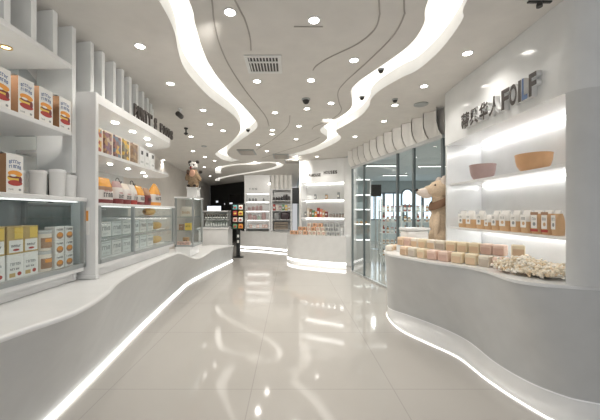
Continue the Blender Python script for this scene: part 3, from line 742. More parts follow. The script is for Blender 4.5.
# ------------------------------------------------------------------ register counter at the back left
t = thing('service_counter', 'white service counter at the back left before the black wall', 'counter', (0, 0, 0))
m = MB(); m.bx(-2.75, -1.86, 9.0, 9.7, .06, .88, W, .02, 3); m.build('body', t); m = MB(); m.bx(-2.78, -1.83, 8.97, 9.73, .88, .93, W, .01); m.build('counter_top', t)
m = MB(); m.bx(-2.7, -1.9, 9.05, 9.65, 0, .06, GRAYP); m.build('toe_kick', t)
t = thing('glass_display_case', 'glass case of small bottles on the back left service counter', 'display case')
x0, x1, y0, y1, z0, z1 = -2.62, -1.88, 9.05, 9.45, .931, 1.42
m = MB()
for a in (x0, x1):
    for b in (y0, y1): m.bx(a - .012, a + .012, b - .012, b + .012, z0, z1, ALU)
m.bx(x0, x1, y0 - .012, y0 + .012, z1 - .02, z1, ALU); m.bx(x0, x1, y0 - .012, y0 + .012, z0, z0 + .03, ALU); m.build('frame', t)
m = MB(); m.bx(x0 - .01, x1 + .01, y0 - .01, y1 + .01, z1, z1 + .02, W); m.build('top', t); m = MB(); m.bx(x0, x1, y0 + .02, y1, z0, z0 + .015, W); m.build('base', t)
m = MB(); m.bx(x0, x1, y0 + .03, y1, 1.16, 1.175, W); m.build('shelf', t); m = MB(); m.bx(x0, x1, y1 - .02, y1, z0 + .02, z1, GRAYP); m.build('back_panel', t)
m = MB(); m.poly([(x0, y0, z0 + .03), (x1, y0, z0 + .03), (x1, y0, z1 - .02), (x0, y0, z1 - .02)], GLASS); m.build('front_glass', t)
def bottle_kind(name, r, h, body, cap, cat='bottle', neck=.4):
    t = thing(name, 'x', cat)
    m = MB(); m.lathe([(r * .9, 0), (r, r * .2), (r, h * .6), (r * .8, h * .7), (r * neck, h * .8), (r * neck, h * .9)], n=12, m=body); m.build('bottle', t, 40)
    m = MB(); m.lathe([(r * neck * 1.2, h * .88), (r * neck * 1.2, h), (.001, h)], n=12, m=cap); m.build('cap', t, 40)
    m = MB(); m.lathe([(r * 1.01, h * .2), (r * 1.01, h * .5)], n=12, m=PAPER); m.build('label', t, 40); return Kind(t)
BT = bottle_kind('small_bottle', .03, .16, GRAYP, GREEN)
BD = bottle_kind('dark_bottle', .032, .15, DARK, BROWN)
n = 9
for i in range(n):
    BT.put((-2.56 + i * .078, 9.15, .947), 0, 'pale bottle with green cap on lower shelf of service counter case, %s' % fl(i, n), 'pale bottles in the counter case')
    BD.put((-2.56 + i * .078, 9.15, 1.176), 0, 'dark bottle on upper shelf of service counter case, %s' % fl(i, n), 'dark bottles in the counter case')
t = thing('monitor', 'pale lit monitor standing behind the service counter bottle case', 'monitor', (-2.42, 9.58, .931))
m = MB(); m.bx(-.1, .1, -.08, .08, 0, .012, DARK, .003); m.build('base', t); m = MB(); m.bx(-.02, .02, 0, .02, .012, .5, DARK); m.build('stand', t)
m = MB(); m.bx(-.23, .23, -.02, 0, .47, .67, DARK, .005); m.build('casing', t); m = MB(); m.rect(-.215, .215, .485, .655, -.021, SCREEN); m.build('screen', t)

# snack stand
t = thing('snack_stand', 'tall black pole stand of coloured snack packets beside service counter', 'display stand', (-1.60, 9.3, 0))
m = MB(); m.lathe([(.16, 0), (.16, .02), (.05, .035)], n=20, m=BLACK); m.build('base', t, 40)
m = MB(); m.bx(-.055, .055, -.055, .055, .03, .9, BLACK, .01); m.build('pole', t)
m = MB(); m.bx(-.19, .19, .05, .08, .88, 1.66, BLACK); m.build('back_panel', t)
for s in (-1, 1): m = MB(); m.bx(s * .19 - .01, s * .19 + .01, -.10, .08, .88, 1.62, BLACK); m.build('side_panel', t)
for z in (.88, 1.08, 1.28, 1.46): m = MB(); m.bx(-.18, .18, -.12, .05, z, z + .015, BLACK); m.build('shelf', t)
for z in (.45, .62): m = MB(); m.bx(-.03, .03, -.058, -.055, z, z + .08, PAPER); m.build('pole_card', t)
cl = [(YEL, 'yellow'), (GREEN, 'green'), (PAPER, 'white'), (TEAL, 'teal'), (ORANGE, 'orange'), (RED, 'red'), (CREAM, 'cream'), (PINK, 'pink')]
q = 0
for r, z in enumerate((.897, 1.097, 1.297, 1.477)):
    for i in range(2):
        c, nm = cl[(q * 3 + 1) % 8] if True else 0; q += 1
        t = thing('snack_packet', '%s snack packet on the black pole stand, %s shelf, %s' % (nm, ['bottom', 'second', 'third', 'top'][r], ['left', 'right'][i]), 'packet', (-1.685 + .17 * i, 9.215, z), 0, 'snack packets')
        bag_mesh(.14, .05, .14, [(1, c)]).build('packet', t, 60)
        m = MB(); m.ell(0, .06, .04, .03, -.033, RED if nm != 'red' else YEL); m.build('print', t)
# lit panels on black wall
def on_wall(u, z0, z1, wdt, name, lb, cat, mm):
    a = Vector((-4.3, 16.2)); b = Vector((-1.95, 13.8)); p = a + (b - a) * u; ang = math.atan2(b.y - a.y, b.x - a.x)
    nrm = Vector((math.sin(ang), -math.cos(ang)))
    t = thing(name, lb, cat, (p.x, p.y, z0), ang)
    m = MB(); m.bx(-wdt / 2, wdt / 2, -.03, -.002, 0, z1 - z0, DARK); m.build('frame', t)
    m = MB(); m.rect(-wdt / 2 + .015, wdt / 2 - .015, .015, z1 - z0 - .015, -.031, mm); m.build('panel', t)
on_wall(.70, .9, 2.28, .95, 'dark_screen', 'large black panel on the black back wall above service counter', 'panel', mat('gloss_black', (.01, .01, .01), .1))
on_wall(.22, 1.88, 2.0, .25, 'small_sign', 'small white lit sign on black wall, upper left', 'sign', mat('sign_glow', (.8, .85, .9), .5, em=.7))
a = Vector((-4.3, 16.2)); b = Vector((-1.95, 13.8))
for u, z, w_, lb in ((.62, 1.78, .28, 'small white lit sign on the black panel above the snack stand'), (.45, 1.76, .07, 'tiny white square sign on the black panel')):
    p = a + (b - a) * u; ang = math.atan2(b.y - a.y, b.x - a.x); t = thing('small_sign', lb, 'sign', (p.x + .03 * math.sin(ang), p.y - .033 * math.cos(ang), z), ang)
    m = MB(); m.bx(-w_ / 2, w_ / 2, -.03, -.004, 0, .09, DARK); m.build('frame', t); m = MB(); m.rect(-w_ / 2 + .01, w_ / 2 - .01, .01, .08, -.031, MATS['sign_glow']); m.build('panel', t)

# ------------------------------------------------------------------ back units
def niche(name, label, x0, x1, yf, d, rows, z_top, base_z, trim=.03, leds=True):
    """white wall unit: sides, back, shelves with light strips; rows = shelf heights"""
    t = thing(name, label, 'shelving')
    m = MB(); m.bx(x0, x1, yf + d - .03, yf + d, 0, CEIL - .003, W); m.build('back_panel', t)
    for x in (x0, x1): m = MB(); m.bx(x - trim, x + trim, yf, yf + d, 0, CEIL - .003, W); m.build('side_panel', t)
    m = MB(); m.bx(x0, x1, yf - .01, yf + d - .03, z_top, CEIL - .003, W); m.build('header', t)
    for z in rows:
        m = MB(); m.bx(x0 + trim, x1 - trim, yf + .01, yf + d - .03, z - .025, z, W); s = m.build('shelf', t)
    if leds:
        for z in list(rows) + [z_top + .025]:
            if z > base_z + .15:
                m = MB(); m.bx(x0 + trim, x1 - trim, yf + d - .06, yf + d - .032, z - .042, z - .026, LED); m.build('light_strip', t)
    return t
U1 = niche('shelving_unit', 'white back wall shelving unit with four lit shelves', -1.72, -.78, 11.5, .45, (.79, 1.11, 1.457, 1.82), 2.12, .67)
m = MB(); m.glyphs(-1.56, -1.25, 2.24, 2.32, 11.485, INKG, 6, 5); m.build('header_print', U1)
U2 = niche('shelving_unit', 'white back wall shelving unit with dark goods right of the lit shelves', -.70, .05, 11.5, .45, (.72, 1.11, 1.457, 1.85), 2.25, .67, leds=False)
# base counter
pts = [(-2.0, 12.1), (-1.95, 11.6), (-1.5, 11.28), (-.9, 11.0), (-.25, 10.5), (.12, 10.35), (.14, 11.45), (-1.0, 11.48), (-1.78, 11.9)]
pf = [(p.x, p.y) for p in catmull(pts[:6], 6)] + [(.13, 11.46), (-1.78, 11.46)]
t = thing('display_counter', 'low curved white counter below the back wall shelving units', 'counter')
m = MB(); m.prism(pf, .10, .64, W); m.build('body', t, 40); m = MB(); m.prism([(p[0], p[1] - .015) for p in pf[:-2]] + pf[-2:], .64, .668, W); m.build('counter_top', t, 40)
m = MB(); fr = catmull(pts[:6], 6); m.grid([[(p.x, p.y + .02, .10) for p in fr], [(p.x, p.y + .02, .03) for p in fr]], LED); m.build('light_strip', t)
# goods, unit 1
t = thing('small_pot', 'x', 'jar'); m = MB(); m.lathe([(.03, 0), (.04, .02), (.04, .07), (.025, .09), (.025, .11), (.001, .112)], n=12, m=INKG); m.build('pot', t, 40); PT = Kind(t)
for i, x in enumerate((-1.56, -1.43, -1.32, -1.02)): PT.put((x, 11.62, 1.821), 0, 'small dark pot on top shelf of back white unit, %s' % fl(i, 4), 'small dark pots')
t = thing('gift_bag', 'x', 'bag'); bag_mesh(.15, .09, .2, [(1, ROSE)]).build('bag', t, 60); m = MB(); m.tube([(-.03, 0, .195), (-.03, 0, .235), (.03, 0, .235), (.03, 0, .195)], .006, BROWN, 6); m.build('handle', t); GB_ = Kind(t)
for i, x in enumerate((-1.58, -1.43, -1.28, -1.13)): GB_.put((x, 11.64, 1.458), 0, 'rose gift bag on second shelf of back white unit, %s' % fl(i, 4), 'rose gift bags', (.8, 1, .6 + .12 * i))
for i, (x, s) in enumerate(((-1.56, 1.0), (-1.37, .8), (-1.02, 1.25))): GB_.put((x, 11.64, 1.111), 0, 'rose gift bag on third shelf of back white unit, %s' % fl(i, 3), 'rose gift bags', (1.1, 1, s))
t = thing('pink_pack', 'x', 'box'); m = MB(); m.bx(-.05, .05, -.04, .04, 0, .12, PINK, .006); m.build('carton', t); m = MB(); m.ell(0, .06, .03, .03, -.041, PAPER); m.build('print', t); PP = Kind(t)
for i, x in enumerate((-1.52, -1.25, -1.03, -.92)): PP.put((x, 11.62, .791), 0, 'pink pack on lowest shelf of back white unit, %s' % fl(i, 4), 'pink packs')
for i, x in enumerate((-1.2,)):
    t = thing('white_teapot', 'pale green tin between rose gift bags on back white unit', 'tin', (x, 11.62, 1.111)); m = MB(); m.lathe([(.05, 0), (.055, .01), (.055, .13), (.05, .14)], n=14, m=mat('pale_green', (.5, .62, .52), .4)); m.build('tin_body', t, 40); m = MB(); m.lathe([(.058, .13), (.05, .16), (.001, .165)], n=14, m=GRAYP); m.build('lid', t, 40); t.name = 'pale_tin'
# goods, unit 2
for i in range(7):
    h = [.13, .13, .14, .15, .22, .25, .17][i]
    t = thing('dark_canister', 'dark canister on top shelf of the right back unit, %s' % fl(i, 7), 'canister', (-.62 + i * .098, 11.62, 1.851), 0, 'dark canisters')
    m = MB(); m.lathe([(.042, 0), (.044, .01), (.044, h * .8), (.03, h * .88)], n=12, m=INKD if i % 2 else mat('charcoal', (.12, .11, .11), .4)); m.build('canister_body', t, 40)
    m = MB(); m.lathe([(.032, h * .86), (.032, h), (.001, h)], n=12, m=INKG); m.build('lid', t, 40)
cs = [(RED, 'red'), (CREAM, 'cream'), (ROSE, 'rose'), (GREEN, 'green'), (YEL, 'yellow'), (PAPER, 'white')]
for i in range(6):
    c, nm = cs[i]; t = thing('tall_pack', '%s tall pack on second shelf of the right back unit' % nm, 'box', (-.61 + i * .115, 11.62, 1.458), 0, 'tall packs'); h = .24 - .03 * (i % 3)
    m = MB(); m.bx(-.045, .045, -.04, .04, 0, h, c, .004); m.build('carton', t); m = MB(); m.rect(-.03, .03, h * .3, h * .6, -.041, PAPER if nm != 'white' else TANP); m.build('print', t)
for i, (x, w_, h, c, lb) in enumerate(((-.53, .22, .27, INKG, 'grey round-topped case on third shelf of the right back unit'), (-.18, .34, .28, DRED, 'large dark case on third shelf of the right back unit'))):
    t = thing('carry_case', lb, 'case', (x, 11.66, 1.111)); m = MB(); m.bx(-w_ / 2, w_ / 2, -.12, .12, 0, h, c if i == 0 else mat('dark_plum', (.06, .04, .045), .3), .05, 4); m.build('shell', t, 40)
    m = MB(); m.tube([(-.05, 0, h - .01), (-.05, 0, h + .03), (.05, 0, h + .03), (.05, 0, h - .01)], .008, DARK, 6); m.build('handle', t)
t = thing('wooden_crate', 'brown slatted crate on lowest shelf of the right back unit', 'crate', (-.35, 11.68, .721))
m = MB()
for z in (.02, .12, .22): m.bx(-.27, .27, -.14, -.12, z, z + .07, mat('crate_wood', (.30, .25, .20), .7)); m.bx(-.27, .27, .12, .14, z, z + .07, MATS['crate_wood'])
m.bx(-.27, -.25, -.12, .12, 0, .29, MATS['crate_wood']); m.bx(.25, .27, -.12, .12, 0, .29, MATS['crate_wood']); m.build('slats', t); m = MB(); m.bx(-.25, .25, -.12, .12, 0, .02, MATS['crate_wood']); m.build('bottom', t)
# scalloped header over unit 2
def scallops(label, pts, z0, z1, n, depth=.05, name='ceiling_fascia'):
    t = thing(name, label, 'wall panelling')
    P = [Vector(p) for p in pts]; L = [0]
    for a, b in zip(P, P[1:]): L.append(L[-1] + (b - a).length)
    def at(s):
        for i in range(len(P) - 1):
            if s <= L[i + 1] + 1e-6:
                u = (s - L[i]) / (L[i + 1] - L[i]); d = (P[i + 1] - P[i]).normalized(); return P[i] + (P[i + 1] - P[i]) * u, Vector((-d.y, d.x))
    for k in range(n):
        s0 = L[-1] * (k + .04) / n; s1 = L[-1] * (k + .96) / n; rows = []
        for i in range(9):
            u = i / 8; p, nn = at(s0 + (s1 - s0) * u); row = []
            for j in range(7):
                v = j / 6
                prof = depth * abs(2 * u - 1) ** 1.5 * (.15 + .85 * min(1, v / .5) ** .55) + .008
                q = p + nn * prof
                row.append((q.x, q.y, z0 + (z1 - z0) * v))
            rows.append(row)
        m = MB(); m.grid(rows, mat('scallop_white', (.86, .845, .81), .5)); m.build('scallop_panel', t)
    return t
scallops('short row of white curved panels above the right back unit', [(.08, 11.47), (-.74, 11.47)], 2.28, CEIL - .004, 5, .10)

# dark doorway sign in gap
t = thing('dark_sign', 'dark square sign high in the gap left of the central display', 'sign', (.28, 12.5, 1.75)); m = MB(); m.bx(-.22, .25, 0, .03, 0, .62, BLACK); m.build('panel', t); m = MB(); m.bx(-.24, .27, -.01, .04, .62, .66, DARK); m.build('rail', t)
for xx in (-.2, .23): m = MB(); m.bx(xx - .02, xx + .02, .005, .03, -1.75, 0, DARK); m.build('post', t)

# ------------------------------------------------------------------ central display
ANG = math.atan2(-.65, 1.32); CX, CY = .28, 8.35; CW = 1.47
t = thing('shelving_unit', 'central white lit display with dark lettering and small tins', 'shelving', (CX, CY, 0), ANG)
cz = [1.22, 1.72]
m = MB(); m.bx(0, CW, .40, .44, 0, CEIL - .004, W); m.build('back_panel', t)
m = MB(); m.bx(-.03, .03, 0, .44, 0, CEIL - .004, W, .005); m.build('side_panel', t)
m = MB(); m.bx(CW - .22, CW, -.02, .44, 0, CEIL - .004, W, .02, 3); m.build('side_pillar', t, 40)
m = MB(); m.bx(.03, CW - .22, 0, .40, 2.2, CEIL - .004, W); m.build('header', t)
for z in (1.26, 1.75):
    m = MB(); m.bx(.03, CW - .22, .02, .40, z - .025, z, W); s = m.build('shelf', t)
for z in (1.26, 1.75, 2.225):
    m = MB(); m.bx(.04, CW - .23, .372, .398, z - .045, z - .026, LEDS); m.build('light_strip', t)
LT = thing('display_lettering', 'two dark words in capital letters on central display header', 'sign', (CX, CY, 0), ANG)
ux = Matrix.Rotation(PI / 2, 4, 'X')
for word, xa, xb, z in (('FAMOUSE', .26, .62, 2.36), ('HOUSES', .70, 1.08, 2.41)):
    wch = (xb - xa) / len(word)
    for i, ch in enumerate(word): text_mesh(ch, .1, .012, SIGNF, SIGNF, 'letter', LT, Matrix.Translation((xa + i * wch, -.007, z)) @ ux, (wch * .8, .085), .004)
# base
def cl_(x, y):
    c, s = math.cos(ANG), math.sin(ANG); return (CX + c * x - s * y, CY + s * x + c * y)
bp_ = [(-.55, .38), (-.42, .05), (-.05, -.22), (.5, -.32), (1.0, -.34), (1.40, -.30)]
fr = catmull([cl_(*p) for p in bp_], 6)
pf = [(p.x, p.y) for p in fr] + [cl_(1.42, -.02), cl_(-.04, -.02), cl_(-.04, .38)]
t = thing('display_counter', 'curved white counter glowing at its foot below the central display', 'counter')
m = MB(); m.prism(pf, .13, .765, W); m.build('body', t, 40); m = MB(); m.prism(pf, .765, .795, W); m.build('counter_top', t, 40)
m = MB(); m.grid([[(p.x, p.y + .02, .13) for p in fr], [(p.x, p.y + .03, .06) for p in fr]], LED); m.build('light_strip', t)
m = MB(); m.grid([[(p.x, p.y + .03, .05) for p in fr], [(p.x, p.y - .04, .0) for p in fr]], W); m.build('plinth', t)
# tiered tins
t = thing('square_tin', 'x', 'box'); m = MB(); m.bx(-.055, .055, -.05, .05, 0, .10, CREAM, .008, 2); m.build('carton', t); m = MB(); m.ell(0, .05, .036, .036, -.0515, BROWN); m.ell(0, .05, .026, .026, -.0518, PINK); m.build('round_label', t); ST1 = Kind(t)
t = thing('square_tin', 'x', 'box'); m = MB(); m.bx(-.055, .055, -.05, .05, 0, .10, mat('peach_card', (.85, .52, .34), .5), .008, 2); m.build('carton', t); m = MB(); m.ell(0, .05, .036, .036, -.0515, BROWN); m.build('round_label', t); ST2 = Kind(t)
t = thing('square_tin', 'x', 'box'); m = MB(); m.bx(-.055, .055, -.05, .05, 0, .10, GRAYP, .008, 2); m.build('carton', t); m = MB(); m.ell(0, .05, .036, .036, -.0515, INKG); m.build('round_label', t); ST3 = Kind(t)
m = None
t = thing('display_riser', 'white stepped riser under the tins of the central display', 'riser', (CX, CY, .796), ANG)
for k, (ya, h) in enumerate(((-.16, .10), (-.05, .20))): m = MB(); m.bx(.02 if k == 0 else .24, CW - .24, ya, ya + .12 if k == 0 else ya + .04, 0, h, W); m.build('step', t)
for r, (yy, z, xs) in enumerate(((-.23, .796, [-.12 + .13 * i for i in range(11)]), (-.10, .897, [.06 + .13 * i for i in range(9)]), (-.03, .997, [.30 + .16 * i for i in range(6)]))):
    for i, x in enumerate(xs):
        K = ST2 if (i < 4 and r < 2 and i % 3 != 2) or (r == 2 and 0 < i < 3) else (ST3 if i > len(xs) - 4 else ST1)
        nm = {id(ST1): 'cream', id(ST2): 'peach', id(ST3): 'grey'}[id(K)]
        X, Y = cl_(x, yy); K.put((X, Y, z + .0005), ANG, '%s square tin with round label, %s row of central display, %s' % (nm, ['front', 'middle', 'top'][r], fl(i, len(xs))), 'square tins of the central display')
# shelf goods centre
for i, (x, h) in enumerate(((.40, .14), (.72, .14), (1.06, .18))):
    X, Y = cl_(x, .15); t = thing('grey_tube', 'grey labelled jar on top shelf of the central display, %s of three' % fl(i, 3), 'jar', (X, Y, 1.751), ANG, 'grey jars')
    m = MB(); m.lathe([(.035, 0), (.037, .005), (.037, h * .8), (.03, h * .85)], n=14, m=INKG if i != 1 else TANP); m.build('jar_body', t, 40); m = MB(); m.lathe([(.033, h * .83), (.033, h), (.001, h)], n=14, m=ALU); m.build('lid', t, 40)
    m = MB(); m.rect(-.02, .02, h * .25, h * .6, -.038, PAPER); m.build('label', t)
cs = [(INKG, 'grey'), (CREAM, 'cream'), (BROWN, 'brown'), (GREEN, 'green'), (ORANGE, 'orange'), (RED, 'red'), (mat('coral', (.75, .25, .16), .45), 'coral'), (TANP, 'tan'), (DRED, 'dark red')]
for i, (c, nm) in enumerate(cs):
    X, Y = cl_(.11 + i * .076, .16); h = .15 + .035 * ((i * 7) % 4); t = thing('upright_pack', '%s upright pack on lower shelf of the central display' % nm, 'box', (X, Y, 1.261), ANG, 'upright packs')
    m = MB(); m.bx(-.033, .033, -.04, .04, 0, h, c, .004); m.build('carton', t); m = MB(); m.rect(-.022, .022, h * .35, h * .65, -.041, PAPER); m.build('print', t)
for i in range(5):
    X, Y = cl_(.84 + i * .085, .16); t = thing('low_jar', 'low grey-brown jar on lower shelf of the central display, %s' % fl(i, 5), 'jar', (X, Y, 1.261), ANG, 'low jars')
    m = MB(); m.lathe([(.034, 0), (.036, .01), (.036, .07), (.03, .08)], n=12, m=mat('taupe', (.42, .36, .32), .4)); m.build('jar_body', t, 40); m = MB(); m.lathe([(.034, .078), (.034, .1), (.001, .1)], n=12, m=ALU); m.build('lid', t, 40)

# ------------------------------------------------------------------ storefront on the right
a = Vector(GA); b = Vector(GB); dr = (b - a); Ls = dr.length; dr.normalize(); angS = math.atan2(dr.y, dr.x)
t = thing('glass_storefront', 'tall glass shopfront with slim dark frames at the back right', 'glass wall', (GA[0], GA[1], 0), angS)
HB = 2.45
m = MB(); m.bx(0, Ls, -.03, .03, HB - .05, HB, STEEL); m.build('head_rail', t)
m = MB(); m.bx(0, Ls, -.025, .025, 0, .04, STEEL); m.build('floor_rail', t)
us = [0.02, .62, 1.9, 2.35, Ls - .02]
for u in us: m = MB(); m.bx(u - .018, u + .018, -.02, .02, .04, HB - .05, mat('post_grey', (.22, .25, .26), .35, .4)); m.build('post', t)
for u0, u1 in zip(us, us[1:]): m = MB(); m.poly([(u0 + .018, 0, .04), (u1 - .018, 0, .04), (u1 - .018, 0, HB - .05), (u0 + .018, 0, HB - .05)], GLASST); m.build('pane', t)
m = MB(); nrm = Vector((-dr.y, dr.x))
m.prism([GA, GB, (GB[0] + nrm.x * .06, GB[1] + nrm.y * .06), (GA[0] + nrm.x * .06, GA[1] + nrm.y * .06)], HB, CEIL - .003, mat('fascia_gap_shade', (.62, .60, .57), .7)); struct(m.build('trim_8'))  # grey backing paints the shade lines between the curved panels
off = nrm * -.01
scallops('long row of white curved panels between ceiling and glass shopfront', [(b + off)[:], (a + off)[:]], HB, CEIL - .004, 11, .10)

# mall interior beyond the glass
MW = mat('mall_wall', (.58, .66, .68), .6); MC = mat('mall_ceiling', (.60, .67, .69), .7)
for _x, _y in ((2.6, 6.6), (3.4, 8.6), (5.0, 9), (3.2, 11.5), (5.5, 12.5)): spot((_x, _y, 2.84), 95, 2.8, 'mall_fill')  # added spots without fittings that brighten the space beyond the glass
m = MB(); m.poly([(2.7, -.6, 2.9), (9, -.6, 2.9), (9, 17, 2.9), (.35, 17, 2.9), (.35, 9.0, 2.9), (1.45, 9, 2.9), (*GA, 2.9), (*GB, 2.9), (2.7, 4.05, 2.9)], MC); struct(m.build('ceiling'))
m = MB(); m.bx(.35, 9, 14.6, 14.7, 0, 1.0, MW); m.bx(.35, 9, 14.6, 14.7, 2.35, 2.9, MW); m.bx(.35, 3.6, 14.6, 14.7, 1.0, 2.35, MW); m.bx(7.4, 9, 14.6, 14.7, 1.0, 2.35, MW); struct(m.build('wall_rear'))
m = MB(); m.bx(8.9, 9, 4, 14.6, 0, 2.9, MW); struct(m.build('wall_far_right'))
m = MB(); m.bx(2.14, 9, 3.96, 4.03, 0, 2.9, MW); struct(m.build('wall_partition'))
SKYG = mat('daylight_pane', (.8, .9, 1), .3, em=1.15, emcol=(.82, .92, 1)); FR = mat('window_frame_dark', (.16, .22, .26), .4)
for i in range(4):
    x0 = 3.62 + i * .945; t = bpy.data.objects.new('window_%d' % (i + 1), None); COL.objects.link(t); struct(t); t.location = (x0, 14.58, 1.0)
    m = MB(); m.bx(0, .06, 0, .05, 0, 1.35, FR); m.bx(.885, .945, 0, .05, 0, 1.35, FR); m.bx(.06, .885, 0, .05, 0, .06, FR); m.bx(.06, .885, 0, .05, 1.29, 1.35, FR); m.bx(.45, .49, 0, .05, .06, 1.29, FR); m.build('window_frame', t)
    m = MB(); m.rect(.06, .885, .06, 1.29, .06, SKYG); m.build('pane', t)
for i, (x, y, lb) in enumerate(((2.9, 9.5, 'nearer'), (4.2, 12.0, 'farther'), (4.6, 9.6, 'rightmost'))):
    t = thing('strip_light', '%s bright strip light on ceiling beyond the glass shopfront' % lb, 'ceiling light', (x, y, 2.9)); m = MB(); m.bx(-.5, .5, -.05, .05, -.04, -.002, ALU); m.build('housing', t); m = MB(); m.bx(-.48, .48, -.04, .04, -.05, -.041, LED); m.build('lamp', t)
t = thing('dark_sign', 'dark hanging sign panel seen through the glass shopfront', 'sign', (3.20, 11.2, 0))
m = MB(); m.bx(-.2, .2, -.03, .03, 1.98, 2.42, BLACK, .005); m.build('panel', t); m = MB(); m.bx(-.02, .02, -.02, .02, 0, 2.0, STEEL); m.build('post', t); m = MB(); m.lathe([(.2, 0), (.2, .02), (.02, .04)], n=16, m=STEEL); m.build('base', t, 40)
t = thing('arched_mirror', 'arched mirror with dark frame standing beyond the glass shopfront', 'mirror', (4.7, 12.0, 1.62))
def arch(w_, h, n=16): return [(-w_, 0), (w_, 0)] + [(w_ * math.cos(a), h - w_ + w_ * math.sin(a)) for a in [PI * i / n for i in range(n + 1)]]
m = MB(); o_ = arch(.28, .72); i_ = [(x * .72, .07 + z * .83) for x, z in o_]
k = m.mi(FR); A = [m.bm.verts.new((x, 0, z)) for x, z in o_]; B2 = [m.bm.verts.new((x, 0, z)) for x, z in i_]; n = len(o_)
for i in range(n): m.bm.faces.new((A[i], A[(i + 1) % n], B2[(i + 1) % n], B2[i]))
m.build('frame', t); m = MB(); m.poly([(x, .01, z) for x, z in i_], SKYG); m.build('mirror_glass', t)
m = MB(); m.bx(-.2, .2, -.02, .2, -.03, 0, FR); m.bx(-.03, .03, .05, .11, -1.62, -.03, FR); m.bx(-.22, .22, -.1, .25, -1.62, -1.58, FR); m.build('stand', t)
# steel rack behind glass
t = thing('steel_rack', 'open steel shelving rack of goods behind the glass shopfront', 'shelving', (2.42, 7.9, 0), -.12)
RW, RD = 1.55, .4
for x in (0, .5, 1.0, RW):
    for y in (0, RD): m = MB(); m.bx(x - .018, x + .018, y - .018, y + .018, 0, 1.75 if x == 0 else 1.58, mat('rack_post', (.80, .82, .80), .35)); m.build('post', t)
rz_ = [.25, .55, .85, 1.15, 1.42]
for z in rz_: m = MB(); m.bx(-.02, RW + .02, -.015, RD + .015, z - .02, z, mat('rack_shelf', (.78, .80, .78), .4)); m.build('shelf', t)
kinds = [bottle_kind('sauce_bottle', .035, .2, mat('sauce', (.35, .09, .07), .25), BROWN), bottle_kind('sauce_bottle', .035, .17, mat('amber', (.5, .28, .12), .25), DARK), bottle_kind('glass_jar', .042, .14, mat('jar_pale', (.6, .64, .62), .2), RED, 'jar', .8), bottle_kind('glass_jar', .042, .13, mat('jar_tan', (.62, .45, .32), .3), PAPER, 'jar', .8)]
kn = ['red sauce bottle', 'amber sauce bottle', 'pale jar with red lid', 'tan jar with white lid']
R = random.Random(3); c, s = math.cos(-.12), math.sin(-.12)
for r, z in enumerate(rz_):
    n = 14
    for i in range(n):
        lx = .06 + i * (RW - .12) / (n - 1); ly = .07 + R.random() * .03
        if min(abs(lx - q) for q in (.5, 1.0)) < .0: continue
        j = R.randrange(4)
        kinds[j].put((2.42 + c * lx - s * ly, 7.9 + s * lx + c * ly, z + .001), 0, '%s on steel rack, %s shelf from floor, %s' % (kn[j], ORD[r + 1], fl(i, n)), 'goods on the steel rack')
# white lit cabinet behind first pane
t = thing('lit_cabinet', 'pale lit cabinet just behind the first pane of the shopfront', 'cabinet', (1.62, 8.2, 0))
m = MB(); m.bx(0, .58, .3, .34, 0, 2.3, mat('pale_teal', (.62, .72, .74), .3)); m.build('back_panel', t)
for x in (0, .58): m = MB(); m.bx(x - .015, x + .015, 0, .34, 0, 2.3, W); m.build('side_panel', t)
for z in (.62, 1.05, 1.45, 1.85, 2.27): m = MB(); m.bx(.015, .565, .02, .3, z, z + .03, W); s_ = m.build('shelf', t); m = MB(); m.bx(.02, .56, .012, .02, z + .005, z + .025, LED); m.build('light_strip', s_)
m = MB(); m.bx(.015, .565, .03, .3, 0, .6, GRAYP); m.build('base', t)
for i in range(4):
    t = thing('wicker_basket', 'tan bread roll in lit cabinet behind the shopfront, %s' % fl(i, 4), 'bread', (1.72 + i * .125, 8.3, 1.081), 0, 'bread rolls'); t.name = 'bread_roll'
    m = MB(); m.lathe([(.03, 0), (.05, .02), (.045, .05), (.02, .07), (.001, .072)], n=14, m=TANP); m.build('roll', t, 60); m = MB(); m.bx(-.006, .006, -.035, .035, .069, .074, CREAM); m.build('score_mark', t)

# ------------------------------------------------------------------ right wall with niche
WR = mat('right_wall_gloss', (.80, .81, .81), .16, coat=.4)
path = [(1.86, 3.60), (1.85, 3.2), (1.845, 2.8), (1.84, 2.4), (1.83, 2.1), (1.835, 1.98), (1.87, 1.92), (1.95, 1.885), (2.2, 1.84), (2.7, 1.72)]
pth = catmull(path, 6)
m = MB(); ZN = 2.19
m.grid([[(p.x, p.y, ZN) for p in pth], [(p.x, p.y, CEIL - .002) for p in pth]], WR)
i0 = min(range(len(pth)), key=lambda i: (pth[i] - Vector((1.832, 1.99))).length)
m.poly([(p.x, p.y, ZN) for p in pth[:i0 + 1]] + [(2.3, pth[i0].y, ZN), (2.3, 3.6, ZN)], WR)                     # soffit
m.poly([(1.86, 3.6, ZN), (2.32, 3.6, ZN), (2.32, 3.6, CEIL), (1.86, 3.6, CEIL)], WR)
struct(m.build('wall_right', None, 30))
PIL = mat('pillar_satin', (.64, .645, .64), .4)
m = MB(); m.grid([[(p.x, p.y, .923) for p in pth[i0:]], [(p.x, p.y, ZN) for p in pth[i0:]]], PIL)
m.poly([(pth[i0].x, pth[i0].y, .923), (2.3, pth[i0].y, .923), (2.3, pth[i0].y, ZN), (pth[i0].x, pth[i0].y, ZN)], WR)
struct(m.build('wall_right', None, 30))
m = MB(); m.bx(2.28, 2.32, 2.06, 3.9, 0, ZN, WR); NICHE = struct(m.build('wall_right'))
m = MB(); m.bx(1.868, 2.28, 3.57, 3.60, .923, ZN, WR); struct(m.build('wall_right'))

